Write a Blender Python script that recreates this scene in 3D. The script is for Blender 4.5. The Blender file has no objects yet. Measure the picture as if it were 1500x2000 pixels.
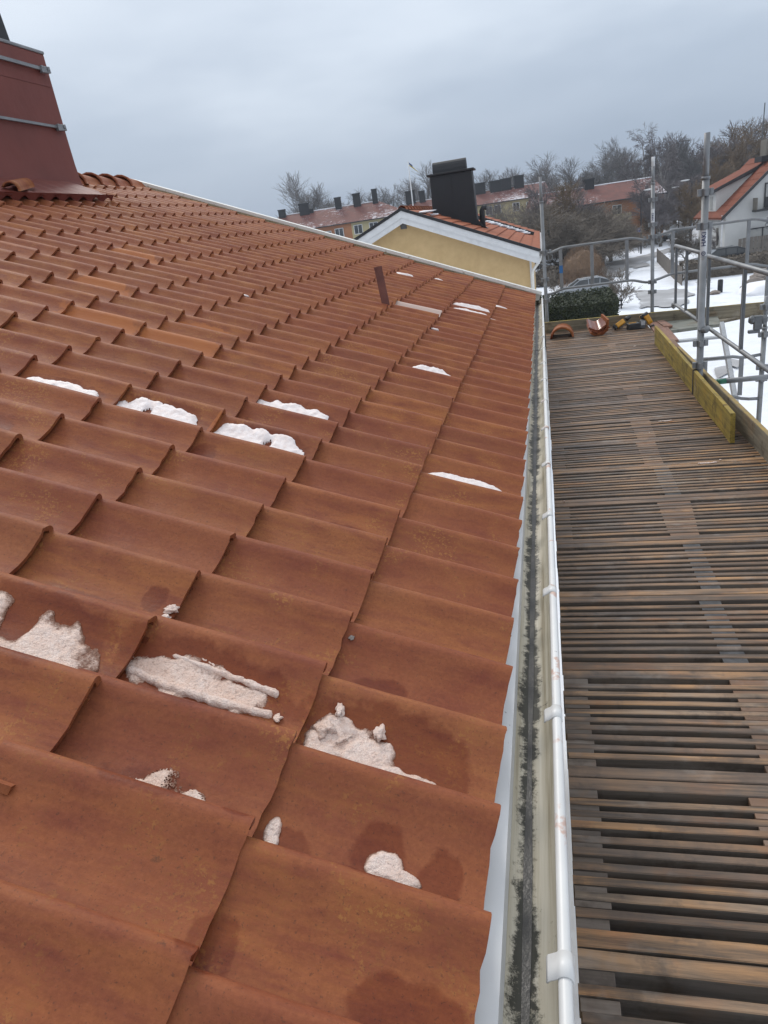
import bpy, math, random
import numpy as np
from mathutils import Vector, Matrix, Euler, noise as mn
random.seed(7); RNG=np.random.default_rng(11)
SC=bpy.context.scene; COL=SC.collection
V3=Vector
# ------------------------------------------------------------------ camera
CF=1344.9                       # focal length in pixels of the 1500x2000 photograph
YAW,PITCH,ROLL=0.26173,0.38291,-0.15010
CAM=V3((0.083,-0.663,0.925))
def _basis():
    cy,sy=math.cos(YAW),math.sin(YAW);cp,sp=math.cos(PITCH),math.sin(PITCH)
    f=V3((-sy*cp,cy*cp,-sp));r=V3((cy,sy,0));u=r.cross(f);cr,sr=math.cos(ROLL),math.sin(ROLL)
    return r*cr+u*sr,-r*sr+u*cr,f
CR,CU,CFW=_basis()
cam=bpy.data.cameras.new('camera');co=bpy.data.objects.new('camera',cam);COL.objects.link(co)
cam.sensor_fit='VERTICAL';cam.sensor_height=36;cam.sensor_width=27;cam.lens=36*CF/2000
cam.clip_start=.05;cam.clip_end=3000
co.matrix_world=Matrix(((CR.x,CU.x,-CFW.x,CAM.x),(CR.y,CU.y,-CFW.y,CAM.y),(CR.z,CU.z,-CFW.z,CAM.z),(0,0,0,1)))
SC.camera=co
# survey helpers: a photographed direction carried to a real plane of the place
def ray(x,y): return CFW+CR*((x-750)/CF)-CU*((y-1000)/CF)
def onz(x,y,z): d=ray(x,y);return CAM+d*((z-CAM.z)/d.z)
def ony(x,y,Y): d=ray(x,y);return CAM+d*((Y-CAM.y)/d.y)
def onx(x,y,X): d=ray(x,y);return CAM+d*((X-CAM.x)/d.x)
def atd(x,y,D): return CAM+ray(x,y)*D
def project(P):
    d=V3(P)-CAM;z=d.dot(CFW)
    return (750+CF*d.dot(CR)/z,1000-CF*d.dot(CU)/z,z)
# ------------------------------------------------------------------ world, sun, exposure
SC.view_settings.view_transform='Standard';SC.view_settings.look='None'
SC.view_settings.exposure=0.10;SC.view_settings.gamma=1.0;SC.view_settings.use_curve_mapping=False
SC.cycles.max_bounces=5;SC.cycles.diffuse_bounces=3;SC.cycles.glossy_bounces=2;SC.cycles.transmission_bounces=3
SC.cycles.transparent_max_bounces=6;SC.cycles.caustics_reflective=False;SC.cycles.caustics_refractive=False
SUN_EL,SUN_AZ=math.radians(46),math.radians(330)   # azimuth clockwise from +y
w=bpy.data.worlds.new('World');SC.world=w;w.use_nodes=True;nt=w.node_tree;nt.nodes.clear()
def N(nt,t,**k):
    n=nt.nodes.new(t)
    for a,b in k.items():
        if a.startswith('_'): n.inputs[a[1:]].default_value=b
        else: setattr(n,a,b)
    return n
wo=N(nt,'ShaderNodeOutputWorld');sky=N(nt,'ShaderNodeTexSky',sky_type='NISHITA',sun_disc=False,sun_elevation=SUN_EL,sun_rotation=SUN_AZ,air_density=1.5,dust_density=3)
b1=N(nt,'ShaderNodeBackground',_Strength=.05);nt.links.new(sky.outputs[0],b1.inputs[0])
tc=N(nt,'ShaderNodeTexCoord');sx=N(nt,'ShaderNodeSeparateXYZ');nt.links.new(tc.outputs['Generated'],sx.inputs[0])
nz=N(nt,'ShaderNodeTexNoise',_Scale=2.0,_Detail=4.0,_Roughness=.55);mp=N(nt,'ShaderNodeMapping');mp.inputs['Scale'].default_value=(1,1,3.2)
nt.links.new(tc.outputs['Generated'],mp.inputs[0]);nt.links.new(mp.outputs[0],nz.inputs[0])
ma=N(nt,'ShaderNodeMath',operation='MULTIPLY_ADD');ma.inputs[1].default_value=.34;nt.links.new(nz.outputs[0],ma.inputs[0]);nt.links.new(sx.outputs[2],ma.inputs[2])
rp=N(nt,'ShaderNodeValToRGB');e=rp.color_ramp.elements
e[0].position=.10;e[0].color=(.31,.385,.50,1);e[1].position=.95;e[1].color=(1.0,1.06,1.14,1)
for p,c in ((.20,(.34,.42,.54,1)),(.31,(.43,.51,.63,1)),(.42,(.62,.70,.81,1)),(.66,(.86,.92,1.0,1))):
    q=e.new(p);q.color=c
nt.links.new(ma.outputs[0],rp.inputs[0]);b2=N(nt,'ShaderNodeBackground',_Strength=1.0);nt.links.new(rp.outputs[0],b2.inputs[0])
ad=N(nt,'ShaderNodeAddShader');nt.links.new(b1.outputs[0],ad.inputs[0]);nt.links.new(b2.outputs[0],ad.inputs[1]);nt.links.new(ad.outputs[0],wo.inputs[0])
b1.inputs[1].default_value=.006
sl=bpy.data.lights.new('sun','SUN');sl.energy=1.5;sl.angle=math.radians(20);sl.color=(1,.95,.88)
so=bpy.data.objects.new('sun',sl);COL.objects.link(so)
sd=V3((math.sin(SUN_AZ)*math.cos(SUN_EL),math.cos(SUN_AZ)*math.cos(SUN_EL),math.sin(SUN_EL)))
so.rotation_euler=sd.to_track_quat('Z','Y').to_euler()
# ------------------------------------------------------------------ materials
def newmat(name):
    m=bpy.data.materials.new(name);m.use_nodes=True;t=m.node_tree;b=t.nodes['Principled BSDF'];return m,t,b
def ramp(t,src,stops,interp='LINEAR'):
    r=N(t,'ShaderNodeValToRGB');r.color_ramp.interpolation=interp;el=r.color_ramp.elements
    el[0].position,el[0].color=stops[0][0],(*stops[0][1],1);el[1].position,el[1].color=stops[-1][0],(*stops[-1][1],1)
    for p,c in stops[1:-1]: q=el.new(p);q.color=(*c,1)
    t.links.new(src,r.inputs[0]);return r.outputs[0]
def mix(t,f,a,b,mode='MIX'):
    n=N(t,'ShaderNodeMix',data_type='RGBA',blend_type=mode)
    for i,s in ((0,f),(6,a),(7,b)):
        if hasattr(s,'links'): t.links.new(s,n.inputs[i])
        elif i==0: n.inputs[0].default_value=s
        else: n.inputs[i].default_value=(*s,1)
    return n.outputs[2]
def mth(t,op,a,b=0.,c=0.,clamp=False):
    n=N(t,'ShaderNodeMath',operation=op);n.use_clamp=clamp
    for i,s in enumerate((a,b,c)):
        if hasattr(s,'links'): t.links.new(s,n.inputs[i])
        else: n.inputs[i].default_value=s
    return n.outputs[0]
def vco(t,scale=(1,1,1),kind='Object',rnd=True):
    c=N(t,'ShaderNodeTexCoord');m=N(t,'ShaderNodeMapping');m.inputs['Scale'].default_value=scale
    src=c.outputs[kind]
    if rnd:
        o=N(t,'ShaderNodeObjectInfo');v=N(t,'ShaderNodeVectorMath',operation='MULTIPLY_ADD')
        cb=N(t,'ShaderNodeCombineXYZ');
        for i in range(3): t.links.new(o.outputs['Random'],cb.inputs[i])
        v.inputs[1].default_value=(37,91,53);t.links.new(cb.outputs[0],v.inputs[0]);t.links.new(src,v.inputs[2]);src=v.outputs[0]
    t.links.new(src,m.inputs[0]);return m.outputs[0]
def noi(t,vec,scale,detail=4,rough=.55,dist=0.):
    n=N(t,'ShaderNodeTexNoise',_Scale=scale,_Detail=float(detail),_Roughness=rough,_Distortion=dist);t.links.new(vec,n.inputs[0]);return n.outputs[0]
def bump(t,b,h,s=.3,d=.01):
    n=N(t,'ShaderNodeBump',_Strength=s,_Distance=d);t.links.new(h,n.inputs['Height']);t.links.new(n.outputs[0],b.inputs['Normal'])
def simple(name,c1,c2=None,rough=.6,scale=8,met=0.,bs=.15,bd=.004,detail=5,stretch=(1,1,1),lo=.35,hi=.65,c3=None,rnd=True,spec=.5):
    m,t,b=newmat(name);c2=c2 or tuple(x*.75 for x in c1)
    v=vco(t,stretch,rnd=rnd);n=noi(t,v,scale,detail);st=[(lo,c1),(hi,c2)]
    if c3: st.append((min(hi+.1,.95),c3))
    t.links.new(ramp(t,n,st),b.inputs['Base Color']);b.inputs['Roughness'].default_value=rough;b.inputs['Metallic'].default_value=met
    b.inputs['Specular IOR Level'].default_value=spec
    if bs: bump(t,b,noi(t,v,scale*4,3),bs,bd)
    return m
MT={}
# roof geometry
RP=0.3789;CA,SA=math.cos(RP),math.sin(RP);TL,TW=.3788,.2
DY=(.0226,.0353,.0032,-.0172,-.0439);DS=(.0309,.0216,.0027,-.0188,-.0451);TILT=.060
def roofw(s,y,h): return V3((-s*CA+h*SA,y,s*SA+h*CA))
def row_off(r,y):
    f=math.exp(-max(y,0)/4);i=min(max(r,0),4);return DS[i]*f,DY[i]*f
PROF=[(-.022,-.028),(-.020,-.015),(-.014,-.006),(-.006,-.0008),(.003,0.),(.012,-.003),(.023,-.011),(.037,-.022),(.055,-.034),(.077,-.045),(.102,-.053),(.128,-.0575),(.153,-.058),(.178,-.055),(.200,-.047),(.215,-.038)]
_pt=np.array([p[0] for p in PROF]);_ph=np.array([p[1] for p in PROF])
def prof(t): return float(np.interp(t,_pt,_ph))
def tilesurf(r,k,srel,tt,lift=0.):
    y0=k*TW;ds,dy=row_off(r,y0);return roofw(r*TL+ds+srel,k*TW+dy-.008-tt,prof(tt)-srel*TILT+lift)
# wet areas on individual tiles: row, column, s range, t range
WET=[(2,2,.03,.40,.02,.21),(1,2,.03,.40,.035,.21),(0,2,.06,.40,.03,.165),(0,2,.05,.13,.10,.19),(0,1,.13,.22,.07,.16),(0,1,.04,.11,.09,.19),(0,1,.10,.25,.15,.2),(0,0,.0,.16,.10,.2),(1,1,.09,.28,.12,.205),
 (2,3,.03,.08,.06,.12),(2,3,.10,.33,.12,.19),(0,1,.28,.37,.12,.2),(4,8,.03,.36,.06,.2),(3,8,.02,.37,.03,.2),(2,8,.02,.37,.02,.2),(2,10,.02,.36,.04,.2),(0,9,.03,.37,.07,.2),(1,9,.02,.2,.09,.19),(1,16,.03,.34,.03,.2),(2,7,.28,.36,.05,.15),(3,11,.1,.3,.1,.2),(4,6,.1,.3,.06,.17),(0,4,.05,.13,.14,.2),(0,3,.2,.32,.1,.2),(3,4,.05,.2,.12,.2),(1,6,.05,.2,.1,.2),(5,10,.1,.3,.08,.18),(5,11,.05,.3,.1,.2),(1,1,.01,.06,.17,.2),(0,0,.33,.4,.1,.2)]
RUST=[(5,12,0,.4,.0,.2),(4,14,.05,.4,.05,.2),(6,15,0,.38,0,.2),(4,12,0,.38,0,.12),(7,20,0,.38,0,.2),(3,8,.0,.02,.0,.2)]
def ellipse_mask(t,lst,sc,yc,nn,soft=.45,grow=.25):
    out=None
    for r,k,s0,s1,t0,t1 in lst:
        ds,dy=row_off(r,k*TW);a=(s0+s1)/2+r*TL+ds;b=k*TW+dy-(t0+t1)/2
        u=mth(t,'MULTIPLY',mth(t,'SUBTRACT',sc,a),2/(s1-s0));v=mth(t,'MULTIPLY',mth(t,'SUBTRACT',yc,b),2/(t1-t0))
        d=mth(t,'ADD',mth(t,'POWER',mth(t,'ABSOLUTE',u),2.6),mth(t,'POWER',mth(t,'ABSOLUTE',v),2.4))
        out=d if out is None else mth(t,'MINIMUM',out,d)
    d=mth(t,'ADD',out,mth(t,'MULTIPLY',mth(t,'SUBTRACT',nn,.5),3.2))
    return mth(t,'MULTIPLY_ADD',d,-1/soft,(1+grow)/soft,clamp=True)
def tile_material(name,pale=False,wet=True):
    m,t,b=newmat(name)
    c=N(t,'ShaderNodeTexCoord');g=N(t,'ShaderNodeNewGeometry');oi=N(t,'ShaderNodeObjectInfo')
    at=N(t,'ShaderNodeAttribute',attribute_name='tint')
    rn=mth(t,'FRACT',mth(t,'ADD',oi.outputs['Random'],at.outputs['Fac']))
    rn2=mth(t,'FRACT',mth(t,'MULTIPLY',rn,7.31))
    cb=N(t,'ShaderNodeCombineXYZ')
    for i in range(3): t.links.new(rn,cb.inputs[i])
    v=N(t,'ShaderNodeVectorMath',operation='MULTIPLY_ADD');v.inputs[1].default_value=(37,91,53)
    t.links.new(cb.outputs[0],v.inputs[0]);t.links.new(c.outputs['Object'],v.inputs[2])
    ms=N(t,'ShaderNodeMapping');ms.inputs['Scale'].default_value=(1,5,1);t.links.new(v.outputs[0],ms.inputs[0])
    P=v.outputs[0];S=ms.outputs[0]
    big=noi(t,P,4,4,.6,.4);streak=noi(t,S,7,5,.65);fine=noi(t,P,120,4,.7);mid=noi(t,P,26,5,.65)
    base=ramp(t,rn,[(0,(.250,.083,.033)),(.2,(.285,.099,.036)),(.4,(.238,.074,.032)),(.6,(.265,.083,.034)),(.82,(.320,.115,.038)),(.92,(.265,.095,.038)),(1,(.215,.068,.032))])
    col=mix(t,ramp(t,streak,[(.35,(0,0,0)),(.7,(1,1,1))]),base,(.185,.050,.028))
    col=mix(t,mth(t,'MULTIPLY',ramp(t,big,[(.45,(0,0,0)),(.72,(1,1,1))]),.40),col,(.34,.125,.050))
    # ochre speckle that gathers in clouds
    cl=ramp(t,noi(t,P,5.5,3,.6,.8),[(.52,(0,0,0)),(.66,(1,1,1))]);sp=ramp(t,fine,[(.50,(0,0,0)),(.60,(1,1,1))])
    col=mix(t,mth(t,'MULTIPLY',mth(t,'MULTIPLY',cl,sp),.5),col,(.45,.21,.06))
    # dark soot / lichen spots
    dk=ramp(t,mid,[(.66,(0,0,0)),(.74,(1,1,1))]);dc=ramp(t,noi(t,P,3.2,2),[(.5,(0,0,0)),(.62,(1,1,1))])
    col=mix(t,mth(t,'MULTIPLY',mth(t,'MULTIPLY',dk,dc),.75),col,(.045,.035,.025))
    grn=ramp(t,noi(t,P,2.3,3),[(.64,(0,0,0)),(.78,(1,1,1))]);col=mix(t,mth(t,'MULTIPLY',grn,.35),col,(.15,.080,.036))
    pit=ramp(t,noi(t,P,210,2,.6),[(.63,(0,0,0)),(.70,(1,1,1))]);col=mix(t,mth(t,'MULTIPLY',pit,.55),col,(.09,.04,.025))
    fc=ramp(t,fine,[(.40,(0,0,0)),(.60,(1,1,1))]);col=mix(t,mth(t,'MULTIPLY',fc,.28),col,mix(t,1.,col,(.55,.5,.5),'MULTIPLY'))
    # dark grime line where the tile runs under its neighbour
    rough=mth(t,'MULTIPLY_ADD',mid,.25,.50)
    if wet:
        d=N(t,'ShaderNodeVectorMath',operation='DOT_PRODUCT');d.inputs[1].default_value=(-CA,0,SA);t.links.new(g.outputs['Position'],d.inputs[0])
        sp2=N(t,'ShaderNodeSeparateXYZ');t.links.new(g.outputs['Position'],sp2.inputs[0])
        nn=N(t,'ShaderNodeTexNoise',_Scale=15.,_Detail=5.,_Roughness=.6);t.links.new(g.outputs['Position'],nn.inputs[0])
        wm=ellipse_mask(t,WET,d.outputs['Value'],sp2.outputs[1],nn.outputs[0])
        rm=ellipse_mask(t,RUST,d.outputs['Value'],sp2.outputs[1],nn.outputs[0],.3,.2)
        col=mix(t,mth(t,'MULTIPLY',rm,.75),col,mix(t,big,(.42,.15,.04),(.30,.09,.035)))
        col=mix(t,mth(t,'MULTIPLY',wm,.8),col,mix(t,1.,col,(.64,.46,.40),'MULTIPLY'))
        rough=mth(t,'MULTIPLY_ADD',wm,-.10,rough)
    if pale: col=mix(t,.75,col,(.62,.50,.44))
    t.links.new(col,b.inputs['Base Color']);t.links.new(rough,b.inputs['Roughness']);b.inputs['Specular IOR Level'].default_value=.18
    h=mth(t,'ADD',mth(t,'MULTIPLY',fine,.7),mth(t,'ADD',mth(t,'MULTIPLY',mid,.6),streak));bump(t,b,h,.32,.0035)
    return m
MT['tile']=tile_material('weathered_clay');MT['tile_far']=tile_material('weathered_clay_upper')
MT['pale_tile']=tile_material('lime_faded_clay',True,False);MT['clay']=tile_material('loose_clay',False,False)
MT['redmetal']=simple('red_brown_sheet_metal',(.125,.030,.022),(.160,.041,.030),.55,1.6,bs=.25,bd=.02,spec=.3)
MT['rustplate']=simple('rust_brown_plate',(.150,.050,.034),(.11,.035,.026),.7,12,bs=.3)
MT['darkmetal']=simple('black_sheet_metal',(.006,.0065,.009),(.009,.0095,.013),.6,3,bs=.05)
def galv(name,b0=.25,b1=.155):
    m,t,b=newmat(name);v=vco(t);vo=N(t,'ShaderNodeTexVoronoi',_Scale=60.);t.links.new(v,vo.inputs[0])
    n=noi(t,v,7,5);c=ramp(t,n,[(.3,(b0,b0*1.03,b0*1.06)),(.7,(b1,b1*1.03,b1*1.07))])
    c=mix(t,mth(t,'MULTIPLY',vo.outputs['Distance'],.35),c,(.18,.19,.2))
    c=mix(t,mth(t,'MULTIPLY',ramp(t,noi(t,v,23,4),[(.62,(0,0,0)),(.72,(1,1,1))]),.4),c,(.16,.11,.08))
    t.links.new(c,b.inputs['Base Color']);b.inputs['Metallic'].default_value=.35;b.inputs['Roughness'].default_value=.5;bump(t,b,n,.15,.002);return m
MT['galv']=galv('galvanised_steel');MT['galvdark']=galv('dark_galvanised_steel',.13,.07);MT['alu']=galv('grey_aluminium',.5,.38)
def gutter_mat():
    m,t,b=newmat('algae_stained_white_steel');v=vco(t,(1,1,1),rnd=False)
    s=N(t,'ShaderNodeMapping');s.inputs['Scale'].default_value=(60,1.3,40);t.links.new(v,s.inputs[0])
    st=noi(t,s.outputs[0],1.,6,.7);sx=N(t,'ShaderNodeSeparateXYZ');t.links.new(v,sx.inputs[0])
    c=ramp(t,st,[(.3,(.56,.53,.45)),(.5,(.45,.41,.32)),(.68,(.24,.20,.13))])
    # black crust close to the water line
    dd=mth(t,'ABSOLUTE',mth(t,'SUBTRACT',sx.outputs[0],.006))
    near=mth(t,'MULTIPLY_ADD',dd,-38.,1.25,clamp=True)
    cr=noi(t,v,26,7,.8);lf=noi(t,v,2.7,3,.6);k=ramp(t,mth(t,'ADD',mth(t,'MULTIPLY_ADD',near,.30,mth(t,'MULTIPLY',cr,.95)),mth(t,'MULTIPLY',lf,.55)),[(.88,(0,0,0)),(1.0,(1,1,1))])
    c=mix(t,k,c,(.030,.028,.018))
    sp=ramp(t,noi(t,v,70,4,.7),[(.70,(0,0,0)),(.74,(1,1,1))]);c=mix(t,mth(t,'MULTIPLY',sp,.7),c,(.06,.05,.035))
    t.links.new(c,b.inputs['Base Color']);b.inputs['Roughness'].default_value=.5;bump(t,b,cr,.2,.002);return m
MT['gutter']=gutter_mat()
MT['water']=simple('dark_gutter_water',(.016,.014,.012),(.040,.036,.030),.38,30,bs=.3)
def whitepaint(name,base=(.63,.63,.62),rust=(.45,.20,.10),amt=.60):
    m,t,b=newmat(name);v=vco(t);n=noi(t,v,6,4);c=ramp(t,n,[(.3,base),(.75,tuple(x*.86 for x in base))])
    r=ramp(t,noi(t,v,14,4,.6,.5),[(amt,(0,0,0)),(amt+.06,(1,1,1))]);c=mix(t,mth(t,'MULTIPLY',r,.6),c,rust)
    k=ramp(t,noi(t,v,55,3),[(.71,(0,0,0)),(.74,(1,1,1))]);c=mix(t,mth(t,'MULTIPLY',k,.7),c,(.12,.11,.10))
    t.links.new(c,b.inputs['Base Color']);b.inputs['Roughness'].default_value=.4;bump(t,b,n,.08,.002);return m
MT['white']=whitepaint('white_painted_steel');MT['whitewood']=whitepaint('white_painted_boards',(.66,.67,.68),(.4,.36,.3),.72)
MT['cream']=whitepaint('cream_painted_steel',(.74,.73,.68),(.3,.27,.2),.62)
def wood(name,stops,axis='x',rough=.75,scale=1.,dark=.5,spec=.3):
    m,t,b=newmat(name);sc={'x':(2,34,34),'y':(34,2,34),'z':(34,34,2)}[axis]
    v=vco(t,tuple(a*scale for a in sc));v2=vco(t);oi=N(t,'ShaderNodeObjectInfo')
    gr=noi(t,v,1.,6,.7,.3);pt=noi(t,v2,3.1,4,.6)
    c=ramp(t,mth(t,'ADD',mth(t,'MULTIPLY',pt,.55),mth(t,'MULTIPLY',oi.outputs['Random'],.45)),stops)
    c=mix(t,mth(t,'MULTIPLY',ramp(t,gr,[(.38,(1,1,1)),(.62,(0,0,0))]),dark),c,(.035,.025,.018))
    kn=ramp(t,noi(t,v2,9,2),[(.68,(0,0,0)),(.76,(1,1,1))]);c=mix(t,mth(t,'MULTIPLY',kn,.6),c,(.03,.022,.016))
    ru=ramp(t,noi(t,v2,3.7,4,.65,.5),[(.56,(0,0,0)),(.70,(1,1,1))]);c=mix(t,mth(t,'MULTIPLY',ru,.4),c,mix(t,1.,c,(1.45,.95,.55),'MULTIPLY'));dk_=ramp(t,noi(t,v2,6.1,5,.7),[(.54,(0,0,0)),(.66,(1,1,1))]);c=mix(t,mth(t,'MULTIPLY',dk_,.6),c,(.045,.032,.024));pa=ramp(t,noi(t,v2,5.3,4,.6),[(.58,(0,0,0)),(.72,(1,1,1))]);c=mix(t,mth(t,'MULTIPLY',pa,.35),c,(.30,.27,.24))
    t.links.new(c,b.inputs['Base Color']);b.inputs['Roughness'].default_value=rough;b.inputs['Specular IOR Level'].default_value=spec
    bump(t,b,gr,.5,.003);return m
MT['slat']=wood('weathered_deck_timber',[(.2,(.095,.060,.040)),(.38,(.26,.145,.070)),(.5,(.15,.100,.068)),(.62,(.38,.20,.080)),(.8,(.29,.215,.15))],rough=.45,dark=.85,spec=.5)
MT['slatside']=wood('gap_shaded_timber_side',[(.1,(.10,.092,.086)),(.5,(.17,.14,.115)),(.9,(.125,.115,.108))],dark=.5)  # weathered slat sides, coloured darker than the tops to paint shade into the gaps
MT['block']=wood('grey_deck_timber',[(.1,(.09,.074,.064)),(.5,(.17,.14,.118)),(.9,(.22,.17,.135))])
MT['patch']=wood('brown_infill_timber',[(.1,(.15,.095,.065)),(.5,(.21,.13,.088)),(.9,(.18,.12,.09))],dark=.35)
MT['redwood']=wood('reddish_timber',[(.1,(.20,.10,.07)),(.5,(.27,.15,.11)),(.9,(.17,.10,.08))],'y',dark=.35)
MT['landing']=wood('grey_green_plywood',[(.1,(.17,.175,.15)),(.5,(.23,.235,.205)),(.9,(.19,.19,.165))],'x',dark=.2)
MT['rubber']=simple('black_rubber_mat',(.024,.024,.026),(.055,.054,.056),.65,30,bs=.4,bd=.003)
MT['yellowboard']=wood('yellow_stained_board',[(.1,(.30,.22,.035)),(.5,(.38,.27,.05)),(.9,(.22,.185,.06))],'y',dark=.5)
MT['kick']=wood('grey_board',[(.1,(.19,.16,.11)),(.5,(.26,.22,.15)),(.9,(.17,.155,.12))],'x',dark=.55)
MT['kicky']=wood('grey_board_long',[(.1,(.17,.155,.12)),(.5,(.24,.21,.16)),(.9,(.16,.15,.12))],'y',dark=.55)
MT['yellowedge']=simple('yellow_edge_paint',(.42,.30,.03),(.30,.22,.05),.6,12)
MT['tanedge']=simple('worn_tan_edge_paint',(.30,.20,.045),(.20,.15,.07),.7,12)
MT['plaster']=simple('ochre_render',(.56,.395,.20),(.49,.34,.165),.85,5,bs=.3,bd=.006,lo=.3,hi=.7)
MT['whiteplaster']=simple('white_render',(.55,.55,.53),(.47,.47,.46),.85,.6,bs=.2)
MT['orangeplaster']=simple('orange_render',(.36,.155,.065),(.30,.125,.055),.85,.4,bs=.1)
MT['yellowplaster']=simple('yellow_render',(.40,.345,.19),(.34,.29,.165),.85,.4,bs=.1)
MT['greyplaster']=simple('grey_plinth',(.17,.155,.13),(.13,.12,.10),.85,.8,bs=.1)
MT['farroof']=simple('far_clay_roof',(.24,.075,.045),(.19,.058,.038),.7,.8,bs=.3,bd=.05,stretch=(1,1,1))
def snowy_roof():
    m,t,b=newmat('snow_dusted_clay_roof');v=vco(t,rnd=False);s=N(t,'ShaderNodeMapping');s.inputs['Scale'].default_value=(.9,.9,3);t.links.new(v,s.inputs[0])
    c=ramp(t,noi(t,v,1.3,3),[(.3,(.155,.048,.034)),(.7,(.10,.034,.027))]);a=noi(t,s.outputs[0],2.2,6,.75);bb=noi(t,v,.12,3)
    k=ramp(t,mth(t,'MULTIPLY_ADD',bb,.55,mth(t,'MULTIPLY',a,.75)),[(.665,(0,0,0)),(.75,(1,1,1))]);c=mix(t,mth(t,'MULTIPLY',k,.8),c,(.66,.66,.70))
    t.links.new(c,b.inputs['Base Color']);b.inputs['Roughness'].default_value=.8;return m
MT['snowroof']=snowy_roof()
MT['newroof']=simple('orange_clay_roof',(.32,.105,.050),(.25,.082,.042),.75,3,bs=.2,spec=.2)
MT['hroof']=simple('red_clay_roof',(.20,.062,.034),(.155,.048,.028),.8,1.2,bs=.2,bd=.02,spec=.15)
MT['glass']=simple('window_glass',(.03,.035,.04),(.06,.065,.07),.08,1,bs=0)
MT['frame']=simple('white_window_frame',(.62,.63,.63),None,.5,3,bs=0);MT['darkframe']=simple('dark_window_frame',(.02,.02,.022),None,.5,3,bs=0)
MT['curtain']=simple('pale_window_blind',(.40,.40,.38),(.3,.3,.29),.7,2,bs=0)
MT['bark']=simple('bare_bark',(.060,.050,.042),(.10,.088,.075),.9,6,bs=.5,bd=.02)
MT['twig']=simple('brown_twigs',(.12,.100,.080),(.17,.142,.112),.9,1,bs=0)
MT['twiggrey']=simple('grey_twigs',(.15,.145,.145),(.20,.19,.185),.9,1,bs=0)
MT['twigpurple']=simple('purplish_twigs',(.125,.108,.110),(.17,.15,.15),.9,1,bs=0)
MT['twigtan']=simple('tan_twigs',(.15,.10,.052),(.12,.08,.045),.9,1,bs=0)
MT['birchbark']=simple('pale_birch_bark',(.30,.29,.28),(.14,.13,.12),.8,3,bs=.2)
MT['hedge']=simple('dark_hedge_leaves',(.016,.026,.008),(.034,.046,.012),.7,3,bs=0)
MT['reed']=simple('dry_beech_hedge',(.20,.125,.075),(.14,.09,.055),.9,4,bs=0)
MT['hill']=simple('wooded_slope',(.085,.072,.066),(.11,.095,.085),.95,.25,bs=.6,bd=.5)
def ground_mat():
    m,t,b=newmat('snow_covered_ground');v=vco(t,kind='Object',rnd=False);n=noi(t,v,.07,5,.6);n2=noi(t,v,1.4,5,.6)
    c=ramp(t,n2,[(.3,(.76,.79,.84)),(.75,(.66,.69,.75))])
    k=ramp(t,mth(t,'MULTIPLY_ADD',n2,.35,mth(t,'MULTIPLY',n,.8)),[(.655,(0,0,0)),(.76,(1,1,1))]);c=mix(t,mth(t,'MULTIPLY',k,.5),c,(.30,.29,.27))
    t.links.new(c,b.inputs['Base Color']);b.inputs['Roughness'].default_value=.8;bump(t,b,mth(t,'ADD',n2,noi(t,v,.5,3)),.5,.12);return m
MT['ground']=ground_mat()
MT['wetroad']=simple('wet_grey_road',(.27,.265,.27),(.36,.36,.37),.45,.5,bs=.1,lo=.4,hi=.6,c3=(.55,.56,.59))
def snow_mat():
    m,t,b=newmat('grainy_melting_snow');v=vco(t);at=N(t,'ShaderNodeAttribute',attribute_name='thin')
    n=noi(t,v,160,4,.7);n2=noi(t,v,22,4,.6)
    c=ramp(t,n2,[(.3,(.80,.64,.56)),(.62,(.74,.53,.43))])
    f=ramp(t,mth(t,'MULTIPLY_ADD',at.outputs['Fac'],.75,mth(t,'MULTIPLY',n,.6)),[(.42,(0,0,0)),(.66,(1,1,1))])
    c=mix(t,f,(.19,.080,.045),c);pg=ramp(t,noi(t,v,230,3,.7),[(.36,(1,1,1)),(.50,(0,0,0))]);c=mix(t,mth(t,'MULTIPLY',pg,.42),c,(.42,.25,.18));w2=ramp(t,at.outputs['Fac'],[(.55,(0,0,0)),(1,(1,1,1))]);c=mix(t,mth(t,'MULTIPLY',w2,.35),c,(.78,.70,.67))
    t.links.new(c,b.inputs['Base Color']);b.inputs['Roughness'].default_value=.45;b.inputs['Subsurface Weight'].default_value=.08
    b.inputs['Subsurface Radius'].default_value=(.012,.008,.006);b.inputs['Subsurface Scale'].default_value=.6;bump(t,b,mth(t,'ADD',n,mth(t,'MULTIPLY',n2,1.2)),1.,.006);return m
MT['snow']=snow_mat();MT['snowwhite']=simple('bright_melting_snow',(.80,.74,.73),(.72,.62,.59),.5,60,bs=.6,bd=.004);MT['cleansnow']=simple('clean_snow',(.80,.81,.84),(.72,.73,.77),.6,30,bs=.4,bd=.004)
MT['toolyellow']=simple('yellow_tool_plastic',(.55,.26,.015),(.48,.22,.012),.4,20,bs=.1);MT['toolblack']=simple('black_tool_plastic',(.014,.014,.015),(.03,.03,.03),.45,20,bs=.2)
MT['green']=simple('green_tube_paint',(.015,.13,.075),None,.5,9);MT['blue']=simple('blue_tube_paint',(.03,.14,.36),None,.5,9)
MT['label']=simple('white_sticker',(.68,.69,.70),None,.4,9,bs=0);MT['ink']=simple('dark_blue_ink',(.02,.03,.10),None,.5,9,bs=0);MT['blackink']=simple('black_ink',(.01,.01,.01),None,.5,9,bs=0)
MT['glaze']=simple('glossy_wet_clay',(.17,.050,.028),(.22,.07,.035),.14,9,bs=.2);MT['stone']=simple('garden_stone',(.16,.13,.11),(.24,.21,.19),.9,4,bs=.5,bd=.03)
MT['fence']=simple('grey_brown_fence_boards',(.11,.095,.08),(.15,.13,.11),.85,3,bs=.3)
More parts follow.
